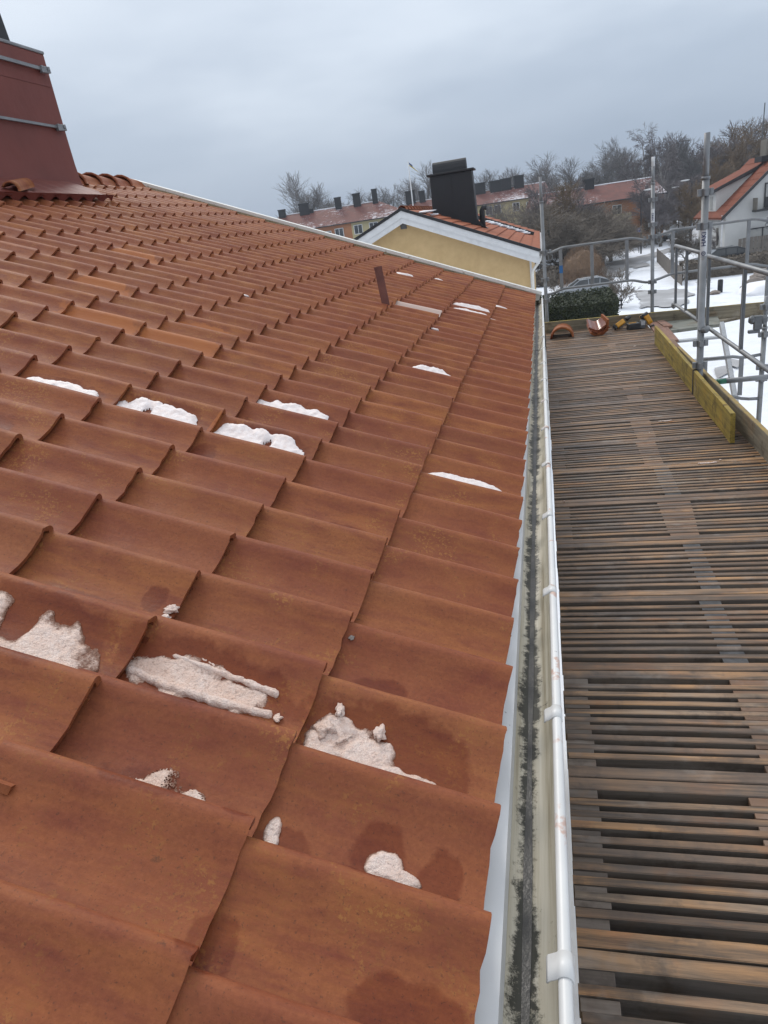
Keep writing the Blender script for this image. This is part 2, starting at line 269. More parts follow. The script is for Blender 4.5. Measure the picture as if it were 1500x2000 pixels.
MT['carsilver']=simple('silver_car_paint',(.34,.36,.38),None,.25,2,met=.4,bs=0);MT['cardark']=simple('dark_car_paint',(.035,.042,.05),None,.22,2,met=.2,bs=0);MT['carwhite']=simple('white_car_paint',(.55,.57,.6),None,.25,2,bs=0)
MT['tyre']=simple('black_tyre',(.02,.02,.02),None,.8,20);MT['flag']=simple('blue_yellow_cloth',(.55,.42,.05),None,.8,5);MT['flagblue']=simple('blue_cloth',(.02,.06,.2),None,.8,5)
MT['signblue']=simple('blue_sign_face',(.02,.07,.42),None,.4,5,bs=0);MT['moss']=simple('green_moss',(.05,.07,.015),(.08,.08,.02),.95,60,bs=.6)
MT['underlay']=simple('black_roof_underlay',(.02,.017,.015),None,.9,5)
# ------------------------------------------------------------------ mesh builder
class M:
    def __init__(s): s.v=[];s.f=[];s.n=0;s.va=[];s.fa=[];s.attr={}
    def add(s,vs,fs):
        b=len(s.v);s.v.extend([tuple(p) for p in vs]);s.f.extend([tuple(i+b for i in f) for f in fs]);return s
    def box(s,c,d,R=None,taper=1.):
        x,y,z=d[0]/2,d[1]/2,d[2]/2;c=V3(c)
        P=[V3((a*x*(taper if k>0 else 1),b*y*(taper if k>0 else 1),k*z)) for k in(-1,1) for b in(-1,1) for a in(-1,1)]
        if R is not None: P=[R@p for p in P]
        return s.add([c+p for p in P],[(0,2,3,1),(4,5,7,6),(0,1,5,4),(2,6,7,3),(0,4,6,2),(1,3,7,5)])
    def tube(s,pts,r,n=8,cap=True):
        pts=[V3(p) for p in pts];r=[r]*len(pts) if isinstance(r,(int,float)) else r;b=len(s.v);pu=None
        for i,p in enumerate(pts):
            t=(pts[min(i+1,len(pts)-1)]-pts[max(i-1,0)]).normalized()
            u=t.cross(V3((0,0,1)) if abs(t.z)<.93 else V3((1,0,0))).normalized() if pu is None else (pu-t*pu.dot(t)).normalized()
            pu=u;w=t.cross(u)
            for k in range(n):
                a=2*math.pi*k/n;s.v.append(tuple(p+(u*math.cos(a)+w*math.sin(a))*r[i]))
        for i in range(len(pts)-1):
            for k in range(n):
                a=b+i*n+k;c=b+i*n+(k+1)%n;s.f.append((a,c,c+n,a+n))
        if cap: s.f.append(tuple(b+k for k in range(n))[::-1]);s.f.append(tuple(b+(len(pts)-1)*n+k for k in range(n)))
        return s
    def prism(s,prof,A,B,ax,ay,caps=True):
        """profile points (a,b) in axes ax, ay swept from A to B"""
        A,B,ax,ay=V3(A),V3(B),V3(ax),V3(ay);n=len(prof)
        vs=[A+ax*a+ay*b for a,b in prof]+[B+ax*a+ay*b for a,b in prof]
        fs=[(i,(i+1)%n,(i+1)%n+n,i+n) for i in range(n)]
        if caps: fs+=[tuple(range(n))[::-1],tuple(range(n,2*n))]
        return s.add(vs,fs)
    def sheet(s,prof,A,B,ax,ay,th):
        """open profile with thickness th"""
        P=[V3((a,b,0)) for a,b in prof];Q=[]
        for i,p in enumerate(P):
            t=(P[min(i+1,len(P)-1)]-P[max(i-1,0)]).normalized();Q.append(p+V3((t.y,-t.x,0))*th)
        pr=[(p.x,p.y) for p in P]+[(q.x,q.y) for q in reversed(Q)]
        A,B,ax,ay=V3(A),V3(B),V3(ax),V3(ay);n=len(pr);m=len(P)
        vs=[A+ax*a+ay*b for a,b in pr]+[B+ax*a+ay*b for a,b in pr]
        fs=[(i,(i+1)%n,(i+1)%n+n,i+n) for i in range(n)]
        for i in range(m-1): fs.append((i,i+1,n-2-i,n-1-i)[::-1]);fs.append((n+i,n+i+1,n+n-2-i,n+n-1-i))
        return s.add(vs,fs)
    def grid(s,fn,nu,nv,keep=None):
        b=len(s.v)
        for i in range(nu+1):
            for j in range(nv+1): s.v.append(tuple(fn(i/nu,j/nv)))
        for i in range(nu):
            for j in range(nv):
                if keep is None or keep(i,j):
                    a=b+i*(nv+1)+j;s.f.append((a,a+1,a+nv+2,a+nv+1))
        return s
    def lump(s,c,d,n=2,amp=.25,seed=0):
        import bmesh
        bm=bmesh.new();bmesh.ops.create_icosphere(bm,subdivisions=n,radius=1)
        vs=[]
        for v in bm.verts:
            k=1+amp*mn.noise(v.co*1.7+V3((seed*3.1,seed,0)));vs.append((c[0]+v.co.x*k*d[0],c[1]+v.co.y*k*d[1],c[2]+v.co.z*k*d[2]))
        bm.verts.index_update();fs=[tuple(v.index for v in f.verts) for f in bm.faces];bm.free();return s.add(vs,fs)
    def mesh(s,name,mat,smooth=False,org=None):
        me=bpy.data.meshes.new(name);vs=s.v
        if org is not None: vs=[(a-org[0],b-org[1],c-org[2]) for a,b,c in vs]
        me.from_pydata(vs,[],s.f);me.materials.append(mat)
        if smooth: me.polygons.foreach_set('use_smooth',[True]*len(me.polygons))
        for k,a in s.attr.items():
            at=me.attributes.new(k,'FLOAT','POINT');at.data.foreach_set('value',a)
        me.update();return me
ORG={}
def tag(o,label=None,cat=None,group=None,kind=None):
    for k,v in(('label',label),('category',cat),('group',group),('kind',kind)):
        if v: o[k]=v
    return o
def thing(name,label,cat,loc=(0,0,0),group=None,rz=0.,kind=None):
    o=bpy.data.objects.new(name,None);COL.objects.link(o);o.location=loc;o.rotation_euler=(0,0,rz);ORG[o]=V3(loc) if rz==0 else None
    o.empty_display_size=.1;return tag(o,label,cat,group,kind)
def part(name,mb,mat,parent=None,smooth=False,label=None,bevel=0.,kind=None):
    """mesh built in world coordinates when the parent is unrotated, else in the parent's own frame"""
    mat=MT[mat] if isinstance(mat,str) else mat
    org=None
    if parent is not None: org=ORG.get(parent)
    me=mb.mesh(name,mat,smooth,org) if isinstance(mb,M) else mb
    o=bpy.data.objects.new(name,me);COL.objects.link(o)
    if parent is not None: o.parent=parent
    ORG[o]=org
    if label:o['label']=label
    if kind:o['kind']=kind
    if bevel:
        b=o.modifiers.new('b','BEVEL');b.width=bevel;b.segments=2;b.limit_method='ANGLE'
    if smooth=='auto': pass
    return o
def solo(name,mb,mat,label,cat,group=None,smooth=False,kind=None,bevel=0.):
    o=part(name,mb,mat,None,smooth,bevel=bevel);return tag(o,label,cat,group,kind)
def struct(name,mb,mat,smooth=False): return tag(part(name,mb,mat,None,smooth),kind='structure')
def copy_tree(o,parent=None):
    c=o.copy();COL.objects.link(c);c.parent=parent
    for ch in list(o.children): copy_tree(ch,c)
    return c
GZ=-6.2
X,Y,Z=V3((1,0,0)),V3((0,1,0)),V3((0,0,1))
# ------------------------------------------------------------------ ground
g=M();
def gfn(u,v):
    x=-500+1000*u;y=-120+920*v;d=math.hypot(x,y)
    h=GZ+.35*mn.noise(V3((x*.03,y*.03,0)))*min(1,max(0,(y-14)/30))
    return (x,y,h)
g.grid(gfn,200,184);struct('ground',g,'ground',True)
def groundh(x,y): return GZ+.35*mn.noise(V3((x*.03,y*.03,0)))*min(1,max(0,(y-14)/30))
def patch_on_ground(name,pxs,lift,mat='wetroad'):
    P=[onz(a,b,GZ) for a,b in pxs];cx=sum(p.x for p in P)/len(P);cy=sum(p.y for p in P)/len(P)
    m=M();R=8;pts=[]
    n=len(P);ring=[]
    for i in range(n):
        a,b=P[i],P[(i+1)%n]
        for j in range(14):
            q=a.lerp(b,j/14);s=1+.34*mn.noise(V3((q.x*.55,q.y*.55,lift*100)))+.12*mn.noise(V3((q.x*2.2,q.y*2.2,lift*100)));ring.append((cx+(q.x-cx)*s,cy+(q.y-cy)*s))
    nr=len(ring);vs=[];fs=[]
    for r in range(1,R+1):
        for x,y in ring:
            xx=cx+(x-cx)*r/R;yy=cy+(y-cy)*r/R;vs.append((xx,yy,groundh(xx,yy)+lift))
    vs.append((cx,cy,groundh(cx,cy)+lift));c=len(vs)-1
    for i in range(nr):
        fs.append((c,i,(i+1)%nr))
        for r in range(R-1): fs.append((r*nr+i,(r+1)*nr+i,(r+1)*nr+(i+1)%nr,r*nr+(i+1)%nr))
    m.add(vs,fs);return struct(name,m,mat,True)
patch_on_ground('road',[(1172,523),(1200,512),(1262,500),(1330,478),(1345,484),(1290,500),(1262,512),(1238,520),(1212,533),(1180,531)],.05)
patch_on_ground('road_slush',[(1160,533),(1190,528),(1220,535),(1215,541),(1178,540)],.09)
patch_on_ground('driveway',[(1240,572),(1320,566),(1350,580),(1345,600),(1250,612)],.06)
patch_on_ground('path_slush',[(1230,521),(1262,514),(1270,520),(1240,526)],.07)
patch_on_ground('yard_slush',[(1392,722),(1425,716),(1432,728),(1402,742)],.06)
patch_on_ground('yard_path',[(1420,705),(1450,712),(1440,724),(1425,718)],.1)
# far wooded slope that closes the view behind the trees on the right
hm=M()
def hfn(u,v):
    a=math.radians(-8+60*u);d=185+110*v;x=math.sin(a)*d;y=math.cos(a)*d
    top=2+9*min(1,max(0,(u-.06)/.5));return (x,y,GZ-.5+(top+6)*math.sin(min(1,v*1.2)*math.pi/2)+1.5*mn.noise(V3((x*.05,y*.05,3))))
hm.grid(hfn,60,14);struct('hill',hm,'hill',True)
# ------------------------------------------------------------------ own house
RIDGE=5.16;YN,YV=-3.2,8.03
house=thing('house','house the photograph is taken from, old red clay tile roof with white gutter','house',(0,2,GZ))
w=M();wx=-.42
w.box(((wx-9.45)/2,(YN+YV)/2-.15,(GZ-.45)/2),(9.45+wx,YV-YN-.3,-.45-GZ))
apx=roofw(RIDGE,0,-.2);gy=YV-.3
part('wall',w,'plaster',house)
gm=M();gm.add([(wx,gy,-.45),(-9.45,gy,-.45),(apx.x,gy,apx.z-.06),(wx,gy-.3,-.45),(-9.45,gy-.3,-.45),(apx.x,gy-.3,apx.z-.06)],[(0,1,2),(3,5,4),(0,2,5,3),(1,4,5,2)]);part('gable_wall',gm,'plaster',house)
# roof part carries its own slope; tiles are its sub-parts
rl=M();rl.box((-RIDGE/2-.08,(YN+YV)/2-.02,-.145),(RIDGE-.2,YV-YN-.06,.03))
rme=rl.mesh('roof',MT['underlay'])
roof=bpy.data.objects.new('roof',rme);COL.objects.link(roof);roof.parent=house;roof.location=-V3(house.location);roof.rotation_euler=(0,RP,0);ORG[roof]=None
bs=M();bw=[roofw(RIDGE,0,-.05)];A=roofw(RIDGE,YN,-.05);B=roofw(RIDGE,YV,-.05)
bs.add([A,B,(2*A.x,YV,-.05),(2*A.x,YN,-.05),A-Z*.06,B-Z*.06,(2*A.x,YV,-.11),(2*A.x,YN,-.11)],[(0,1,2,3),(4,7,6,5),(0,3,7,4),(1,5,6,2),(3,2,6,7)])
part('back_slope',bs,'farroof',house)
def tile_mesh(seed,lo=False):
    rs=random.Random(seed);pr=PROF if not lo else [PROF[i] for i in (0,2,4,6,8,10,12,14,15)]
    m=M();n=len(pr);nl=5 if not lo else 1;L=.412;th=.0135
    chips=[(rs.uniform(0,.2),rs.uniform(.003,.008),rs.uniform(.004,.008)) for _ in range(3)]
    def fx(t):
        x=.0018*mn.noise(V3((t*40,seed*7.3,0)))+.003*mn.noise(V3((t*9,seed*3.1,5)))
        for c,wd,dp in chips: x-=dp*math.exp(-((t-c)/wd)**2)*(.5 if not lo else 0)
        return x
    wob=rs.uniform(-.002,.002)
    top=[];bot=[]
    for i in range(nl+1):
        a=i/nl
        for j,(t,h) in enumerate(pr):
            x=-L*a+(fx(t) if i==0 else 0);z=h-L*a*TILT+wob*math.sin(a*3.1)+(0 if lo else .0011*mn.noise(V3((x*14,t*22,seed))))
            if i==0: z-=.0015
            top.append((x,-t,z))
            # underside follows the profile, offset along its normal
            t0,h0=pr[max(j-1,0)];t1,h1=pr[min(j+1,n-1)];d=math.hypot(t1-t0,h1-h0);nx,nz=(h1-h0)/d,-(t1-t0)/d
            bot.append((x-(.0 if i else .0015),-(t+nx*th),z+nz*th))
    m.v=top+bot;K=(nl+1)*n
    for i in range(nl):
        for j in range(n-1):
            a=i*n+j;m.f.append((a,a+1,a+n+1,a+n));b=K+a;m.f.append((b,b+n,b+n+1,b+1))
        a=i*n;m.f.append((a,a+n,K+a+n,K+a));a=i*n+n-1;m.f.append((a,K+a,K+a+n,a+n))
    for j in range(n-1): m.f.append((j,K+j,K+j+1,j+1));a=nl*n+j;m.f.append((a,a+1,K+a+1,K+a))
    return m
def finish_tile(me):
    me.polygons.foreach_set('use_smooth',[True]*len(me.polygons));me.update()
    import bmesh
    bm=bmesh.new();bm.from_mesh(me)
    bmesh.ops.recalc_face_normals(bm,faces=bm.faces)
    for e_ in bm.edges:
        if len(e_.link_faces)==2 and e_.calc_face_angle(0)>1.0: e_.smooth=False
    bm.to_mesh(me);bm.free()
TM=[tile_mesh(i) for i in range(14)];TME=[]
for i,m in enumerate(TM):
    m.attr['tint']=[i*.173%1]*len(m.v);me=m.mesh('tile',MT['tile']);finish_tile(me);TME.append(me)
cands=[]
for r in range(0,14):
    for k in range(-6,41):
        yk=k*TW;ds,dy=row_off(r,yk);P=roofw(r*TL+ds+.19,yk+dy-.1,0);q=project(P)
        if q[2]<.15 or q[0]<-170 or q[1]>2500: continue
        if (r,k)==(2,25): pass
        size=1/q[2]**2*max(.05,(CAM-P).normalized().dot(V3((SA,0,CA))))
        inside=q[0]>(-170 if k<6 else 0) and q[1]<2500
        cands.append((size if inside else 0,r,k,yk,ds,dy))
cands.sort(reverse=True)
def jit(r,k): 
    q=random.Random(r*1000+k+77);return q
for i,(sz,r,k,yk,ds,dy) in enumerate(cands[:300]):
    q=jit(r,k);me=TME[q.randrange(len(TME))]
    if (r,k) in((2,25),): me=me.copy();me.materials.clear();me.materials.append(MT['pale_tile'])
    o=bpy.data.objects.new('tile',me);COL.objects.link(o);o.parent=roof;ORG[o]=None
    j=.45 if q.random()<.12 else .22
    o.location=(-(r*TL+ds)+q.uniform(-.008,.008)*j*2,yk+dy-.008+q.uniform(-.006,.006)*j*2,q.uniform(-.001,.004)*j*2)
    o.rotation_euler=(q.uniform(-.02,.02)*j,q.uniform(-.006,.012)*j,q.uniform(-.014,.014)*j)
    if r==13:o.scale.x=.58
    if (r,k)==(2,0): o.location+=V3((.004,.060,0))
rest=M();tint=[]
LO=[tile_mesh(i+50,True) for i in range(6)]
for sz,r,k,yk,ds,dy in cands[300:]:
    q=jit(r,k);m=LO[q.randrange(6)]
    if (r,k)==(2,25): print('pale tile in rest')
    R=Euler((q.uniform(-.01,.01),q.uniform(-.003,.006),q.uniform(-.008,.008))).to_matrix()@Matrix.Diagonal((.58 if r==13 else 1,1,1));o=V3((-(r*TL+ds)+q.uniform(-.006,.006),yk+dy-.004+q.uniform(-.005,.005),q.uniform(0,.003)))
    rest.add([o+R@V3(p) for p in m.v],m.f);tint+=[q.random()]*len(m.v)
rest.attr['tint']=tint;rme=rest.mesh('upper_tiles',MT['tile_far']);finish_tile(rme)
ro=bpy.data.objects.new('upper_tiles',rme);COL.objects.link(ro);ro.parent=roof;ro['kind']='stuff'
# ridge tiles
def half_tile(A,B,rad,th=.014,flare=1.12,n=9,arch=math.pi*.9,up=Z):
    m=M();A,B=V3(A),V3(B);ax=(B-A).normalized();sd_=ax.cross(up).normalized();u=sd_.cross(ax)
    for P,rr in((A,rad*flare),(A.lerp(B,.12),rad*flare*.99),(A.lerp(B,.16),rad),(B,rad*.93)):
        for t_ in(0,th):
            for i in range(n):
                a=(i/(n-1)-.5)*arch;m.v.append(tuple(P+sd_*math.sin(a)*(rr-t_)+u*math.cos(a)*(rr-t_)))
    for s_ in range(3):
        o=s_*2*n
        for i in range(n-1):
            m.f.append((o+i,o+i+1,o+2*n+i+1,o+2*n+i));m.f.append((o+n+i,o+3*n+i,o+3*n+i+1,o+n+i+1))
        for i in(0,n-1): m.f.append((o+i,o+2*n+i,o+3*n+i,o+n+i))
    for o in(0,6*n):
        for i in range(n-1): m.f.append((o+i,o+n+i,o+n+i+1,o+i+1))
    return m
for i in range(12):
    y=YV+.02-i*.315;c=roofw(RIDGE+.02,0,0);m=half_tile((c.x,y-.36,c.z-.100),(c.x,y,c.z-.125),.165,.02,flare=1.10,arch=math.pi*.9)
    part('ridge_tile',m,'clay',house,True)
# verge boards (white) on the far gable
vm=M();A0=roofw(-.06,0,0);B0=roofw(RIDGE+.11,0,0)
vm.prism([(0,.034),(.185,.026),(.185,-.16),(.155,-.16),(.155,-.0),(0,.0)],A0+Y*YV,B0+Y*(YV+.02),Y,V3((SA,0,CA)));part('barge_board',vm,'cream',house)
vm=M();vm.prism([(.158,-.161),(.182,-.161),(.182,-.30),(.158,-.30)],A0+Y*YV,B0+Y*(YV+.02),Y,V3((SA,0,CA)));part('lower_barge_board',vm,'whitewood',house)
fm=M();fm.box((-.12,(YN+YV)/2,-.19),(.03,YV-YN,.2));part('fascia',fm,'whitewood',house)
sm=M();sm.box((-.28,(YN+YV)/2,-.30),(.32,YV-YN,.02));part('soffit',sm,'whitewood',house)
fl=M();fl.sheet([(-.16,-.052),(-.070,-.079),(-.026,-.090),(-.022,-.112)],(0,YN,0),(0,YV-.02,0),X,Z,.0015);part('eave_flashing',fl,'whitewood',house)
gu=thing('gutter',None,None);gu.parent=house;gu.location=-V3(house.location);ORG[gu]=V3((0,0,0))
for kk in('label','category'):
    if kk in gu: del gu[kk]
gc,gr_=(.010,-.078),.050
pr=[(gc[0]-gr_*math.cos(a),gc[1]-gr_*math.sin(a)) for a in np.linspace(.32,math.pi,17)]+[(gc[0]+gr_-.001,gc[1]+.018)]
tr=M();GY0,GY1=-3.,8.02;segs=60
def gf(sg): return 0.0
tr.sheet(pr,(0,GY0,0),(0,GY1,0),X,Z,.0012);
gp=part('trough',tr,'gutter',gu);
for p in gp.data.polygons: p.use_smooth=True
ec=M();ec.prism([(gc[0]-gr_*math.cos(a),gc[1]-gr_*math.sin(a)) for a in np.linspace(0,math.pi,13)],(0,GY1,0),(0,GY1+.004,0),X,Z);part('end_cap',ec,'gutter',gu)
bd=M();bd.tube([(.0660+.002*math.sin(y*1.3),y,gc[1]+.020+.0015*math.sin(y*2.1)) for y in np.linspace(GY0,GY1,30)],.0098,14);part('bead',bd,'white',gu,True)
wa=M();
def wf(u,v):
    y=GY0+(GY1-.3-GY0)*u;ww=.0062+.0032*mn.noise(V3((y*3,0,0)))+.0012*mn.noise(V3((y*11,4,0)));return (gc[0]-.002+(v*2-1)*ww+.0015*mn.noise(V3((y*4,7,0))),y,gc[1]-gr_+.0022)
wa.grid(wf,300,2);part('water_line',wa,'water',gu)
for yb in [-.53,.0,.54,1.06,1.585,2.12,2.64,3.17,3.7,4.22,4.75,5.28,5.8,6.33,6.86,7.4]:
    b=M();z0=gc[1]+.020;bp=[(.0660+.0124*math.cos(a),z0+.0124*math.sin(a)) for a in np.linspace(-1.9,2.7,14)]+[(.043,z0-.001),(.040,z0-.006)]
    b.sheet(bp[::-1],(0,yb-.019,0),(0,yb+.019,0),X,Z,.0026);o=part('bracket',b,'white',gu)
    for p in o.data.polygons: p.use_smooth=True
wi=M();wi.tube([onz(1031,783,-.03),(.0,4.95,-.10),(.03,5.0,-.115),(.065,5.15,-.035),(.075,5.2,-.05)],.0016,5);part('wire',wi,'darkmetal',house)
# chimney
ch=thing('chimney',None,None);ch.parent=house;ch.location=-V3(house.location);ORG[ch]=V3((0,0,0))
for kk in('label','category'):
    if kk in ch: del ch[kk]
cx0,cx1,cy0,cy1=-5.05,-4.36,4.55,6.19
def lp(x0,x1,y0,y1,z): return [(x0,y0,z),(x1,y0,z),(x1,y1,z),(x0,y1,z)]
c=M();rings=[];zs=[(1.45,.13),(1.62,.09),(1.70,.045),(1.80,.020),(1.95,.010),(2.2,.005),(2.895,.0)]
c.v=[];
for z,gx in zs:
    x1=cx1+gx*1.0;c.v+=[(cx0-gx,cy0-gx,z),(x1,cy0-gx,z),(x1,cy1+gx*.6,z),(cx0-gx,cy1+gx*.6,z)]
for i in range(len(zs)-1):
    for j in range(4): a=i*4+j;b_=i*4+(j+1)%4;c.f.append((a,b_,b_+4,a+4))
c.f.append((24,25,26,27));o=part('casing',c,'redmetal',ch,bevel=.012)
o.modifiers['b'].segments=3
sm_=M();sm_.box((cx1+.0,(cy0+cy1)/2,2.62),(.012,cy1-cy0-.08,.005));part('sheet_seam',sm_,'redmetal',ch)
cp=M();cp.prism([(cx0-.04,cy0-.04),(cx1+.01,cy0-.04),(cx1+.01,cy1+.0),(cx0-.04,cy1+.0)],(0,0,2.89),(0,0,2.918),X,Y);part('cap',cp,'galv',ch,bevel=.008)
cw=M();cw.box((-4.60,5.18,3.10),(.44,1.20,.36),taper=.95);part('cowl',cw,'darkmetal',ch,bevel=.01)
for z,hh in((2.75,.028),(2.27,.022)):
    s=M();s.box((cx1+.028,(cy0+cy1)/2-.06,z+.0),(.022,cy1-cy0+.0,hh));o=part('strap',s,'galv',ch)
    s=M();s.box((cx1+.04,cy1-.11,z-.004),(.03,.13,.055),Euler((.08,0,0)).to_matrix());s.box((cx1+.055,cy1-.08,z+.004),(.02,.03,.03));s.box((cx1+.05,cy1-.16,z+.012),(.02,.03,.02));part('strap_clamp',s,'galv',ch,bevel=.004)
# apron flashing around its foot, lower edge dressed over the tile rolls
ap=M()
def af(u,v):
    v=min(1,v)
    y=4.2+(1.80+.02*v)*u;s0=4.80-.56*v*(1-.0*u);k=(y/TW)%1
    h=.02+(1-v)*.03+.012*math.sin(2*math.pi*k)*v*v
    if u>.93: s0=4.80-.56*v*(1-(u-.93)*4)
    return roofw(s0,y,h+.02)
ap.grid(af,96,10);part('apron_flashing',ap,'redmetal',ch,True)
ap=M();ap.grid(lambda u,v:roofw(4.235+.02*v,4.2+1.82*u,.052-.075*v*(.72+.28*math.sin(2*math.pi*(4.2+1.82*u)/TW))),96,3);part('apron_lip',ap,'redmetal',ch,True)
lt=half_tile(roofw(4.28,4.62,.05),roofw(4.42,5.0,.06),.07,flare=1.0,up=V3((SA,0,CA)));part('cover_tile',lt,'clay',ch,True)
# upright red-brown metal bracket and lead strip beside the pale tile
P0=tilesurf(2,24,.46,.02,.0);P0=roofw(1.16,4.62,-.01)
up_=M();top=ony(738,522,4.64);bot=ony(753,592,4.60);d_=(top-bot)
uz=d_.normalized();sdv=(V3((.97,.2,0))-uz*uz.dot(V3((.97,.2,0)))).normalized();nn_=sdv.cross(uz)
pl=[(-.029+.058*i/8,.003*math.cos((i/8-.5)*3.0)) for i in range(9)]
up_.prism(pl+[(a,b-.006) for a,b in reversed(pl)],bot-uz*.02,top-uz*.012,sdv,nn_)
up_.prism([(a*1.06,b+.002) for a,b in pl]+[(a*1.06,b-.010) for a,b in reversed(pl)],top-uz*.012,top+uz*.004,sdv,nn_)
part('roof_bracket',up_,'rustplate',house)
ls=M();ls.grid(lambda u,v:tilesurf(2,25,.03+.34*u,.115+.05*v,.012+.004*math.sin(v*3.1)),20,6);part('lead_strip',ls,'cream',house,True)
# ------------------------------------------------------------------ snow on the tiles
def snow(r,k,s0,s1,t0,t1,th,label,seed,notch=None,blobs=None,speck=.25,power=3.4,tsc=1.,cat='snow patch',mat='snow',cell=None,rag=.45,group=None):
    cell=cell or (.0023 if k<6 else .005);mat='snow' if k<6 else 'snowwhite'
    ns=max(6,int((s1-s0+.02)/cell));ntt=max(5,int((t1-t0+.02)/cell));q=random.Random(seed)
    sc,tcn=(s0+s1)/2,(t0+t1)/2;hs,ht=(s1-s0)/2,(t1-t0)/2
    def mask(s,t):
        if blobs: d=min(((s-a_)/c_)**2+((t-b_)/d_)**2 for a_,b_,c_,d_ in blobs)
        else: d=abs((s-sc)/hs)**power+abs((t-tcn)/ht)**power
        m=1-d+rag*mn.noise(V3((s*22,t*22,seed*1.7)))+.3*rag*mn.noise(V3((s*70,t*70,seed*2.7)))
        if notch:
            for (ns_,nt_,nr) in notch: m-=1.6*math.exp(-(((s-ns_)/nr)**2+((t-nt_)/(nr*1.5))**2))
        return m
    m=M();at=[];S=[s0-.01+(s1-s0+.02)*i/ns for i in range(ns+1)];T=[t0-.01+(t1-t0+.02)*j/ntt for j in range(ntt+1)];mk={}
    for i,s in enumerate(S):
        for j,t in enumerate(T):
            a=mask(s,t);mk[i,j]=a;b=max(0,min(1,a*1.6));hh=th*(b**(1.1 if k<6 else .5))*(1+.22*mn.noise(V3((s*45,t*45,seed))))+ (.0016 if a>0 else 0)*q.random()
            m.v.append(tuple(tilesurf(r,k,s,t,(hh-.0005 if a>0 else -.004))));at.append(b*tsc*(1+.35*mn.noise(V3((s*90,t*90,seed+5)))) if k<6 else b)
    for i in range(ns):
        for j in range(ntt):
            a=(mk[i,j]+mk[i+1,j+1])/2
            if a>0 and (a>speck or q.random()<(.35+.65*a/max(speck,1e-3))):
                b=i*(ntt+1)+j;m.f.append((b,b+1,b+ntt+2,b+ntt+1))
    m.attr['thin']=at
    return solo('snow_patch',m,mat,label,cat,group,smooth=True)
snow(2,2,.03,.47,.02,.215,.008,'grainy pink-tinged snow lying in the tile trough at the left edge of the picture',1,[(.235,.075,.018)],blobs=[(.37,.105,.13,.085),(.16,.120,.11,.072),(.26,.16,.10,.05)],speck=.0,rag=.6,tsc=.8)
snow(1,2,.05,.40,.04,.16,.004,'thin icy crust between two snow bars in the wet tile trough',2,blobs=[(.27,.095,.11,.045),(.15,.10,.08,.035)],speck=.0,rag=.9,tsc=.55)
snow(0,2,.07,.40,.03,.2,.010,'melting wedge of grainy snow on the eave-row tile with three icy lumps above it',3,blobs=[(.315,.110,.055,.055),(.25,.125,.06,.05),(.18,.150,.075,.028)],speck=.0,rag=.8,tsc=.85)
snow(0,1,.32,.38,.09,.175,.006,'small ragged snow clot in the mossy joint beside a tile edge',4,blobs=[(.35,.125,.014,.025),(.343,.148,.012,.016)],speck=.0,rag=.5)
snow(0,1,.09,.22,.08,.17,.007,'small fan of grainy snow alone near the gutter edge',5,blobs=[(.165,.125,.030,.030),(.130,.142,.028,.016)],speck=.0,rag=.7)
snow(1,1,.07,.28,.09,.2,.0022,'faint frost speckle on the wet brown tile behind the white pebble',6,blobs=[(.225,.158,.04,.020),(.165,.138,.032,.034),(.12,.150,.03,.022)],speck=.7,rag=1.3,tsc=.55)
snow(1,4,.21,.345,.125,.195,.010,'thin sliver of snow showing above a tile edge in the second row',7,speck=.4)
snow(1,3,.27,.35,.145,.185,.003,'faint frost below the tile corner with two stones of ice',8,speck=1.4,rag=.8)
snow(4,8,.05,.375,.060,.205,.014,'leftmost of three bright snow strips in a diagonal run of tiles',9,[(.23,.115,.014)],speck=.15)
snow(3,8,.05,.38,.036,.2,.013,'middle of three bright snow strips in a diagonal run, notched in two humps',10,[(.25,.09,.016)],speck=.15)
snow(2,8,.04,.38,.028,.2,.014,'largest bright snow strip, lowest of the diagonal run, with a hollow at its left',11,[(.17,.085,.016),(.345,.12,.012)],speck=.15)
snow(2,10,.04,.38,.042,.2,.013,'long bright snow strip alone two columns beyond the diagonal run',12,speck=.15)
snow(0,9,.05,.37,.062,.2,.014,'straight narrow snow strip in the eave row beside the gutter',13,speck=.1,rag=.2)
snow(1,9,.12,.2,.125,.16,.006,'small pale snow trace on the greenish tile above the eave row',14,speck=.4,rag=.8)
snow(1,16,.05,.31,.035,.2,.015,'oval snow patch with dark wet rim far along the second row',15,[(.235,.1,.012)],speck=.1)
snow(3,17,.19,.30,.09,.2,.016,'oval snow lump in the middle of the upper roof',16,speck=.1)
snow(1,29,.02,.37,.01,.12,.016,'upper of two long white snow strips past the pale tile',17,speck=.05,rag=.25,cell=.012)
snow(1,28,.02,.36,.03,.15,.016,'lower of two long white snow strips past the pale tile',18,speck=.05,rag=.25,cell=.012)
snow(0,25,.15,.36,.06,.18,.014,'white snow wedge in the eave row close to the gable',19,speck=.05,rag=.25,cell=.012)
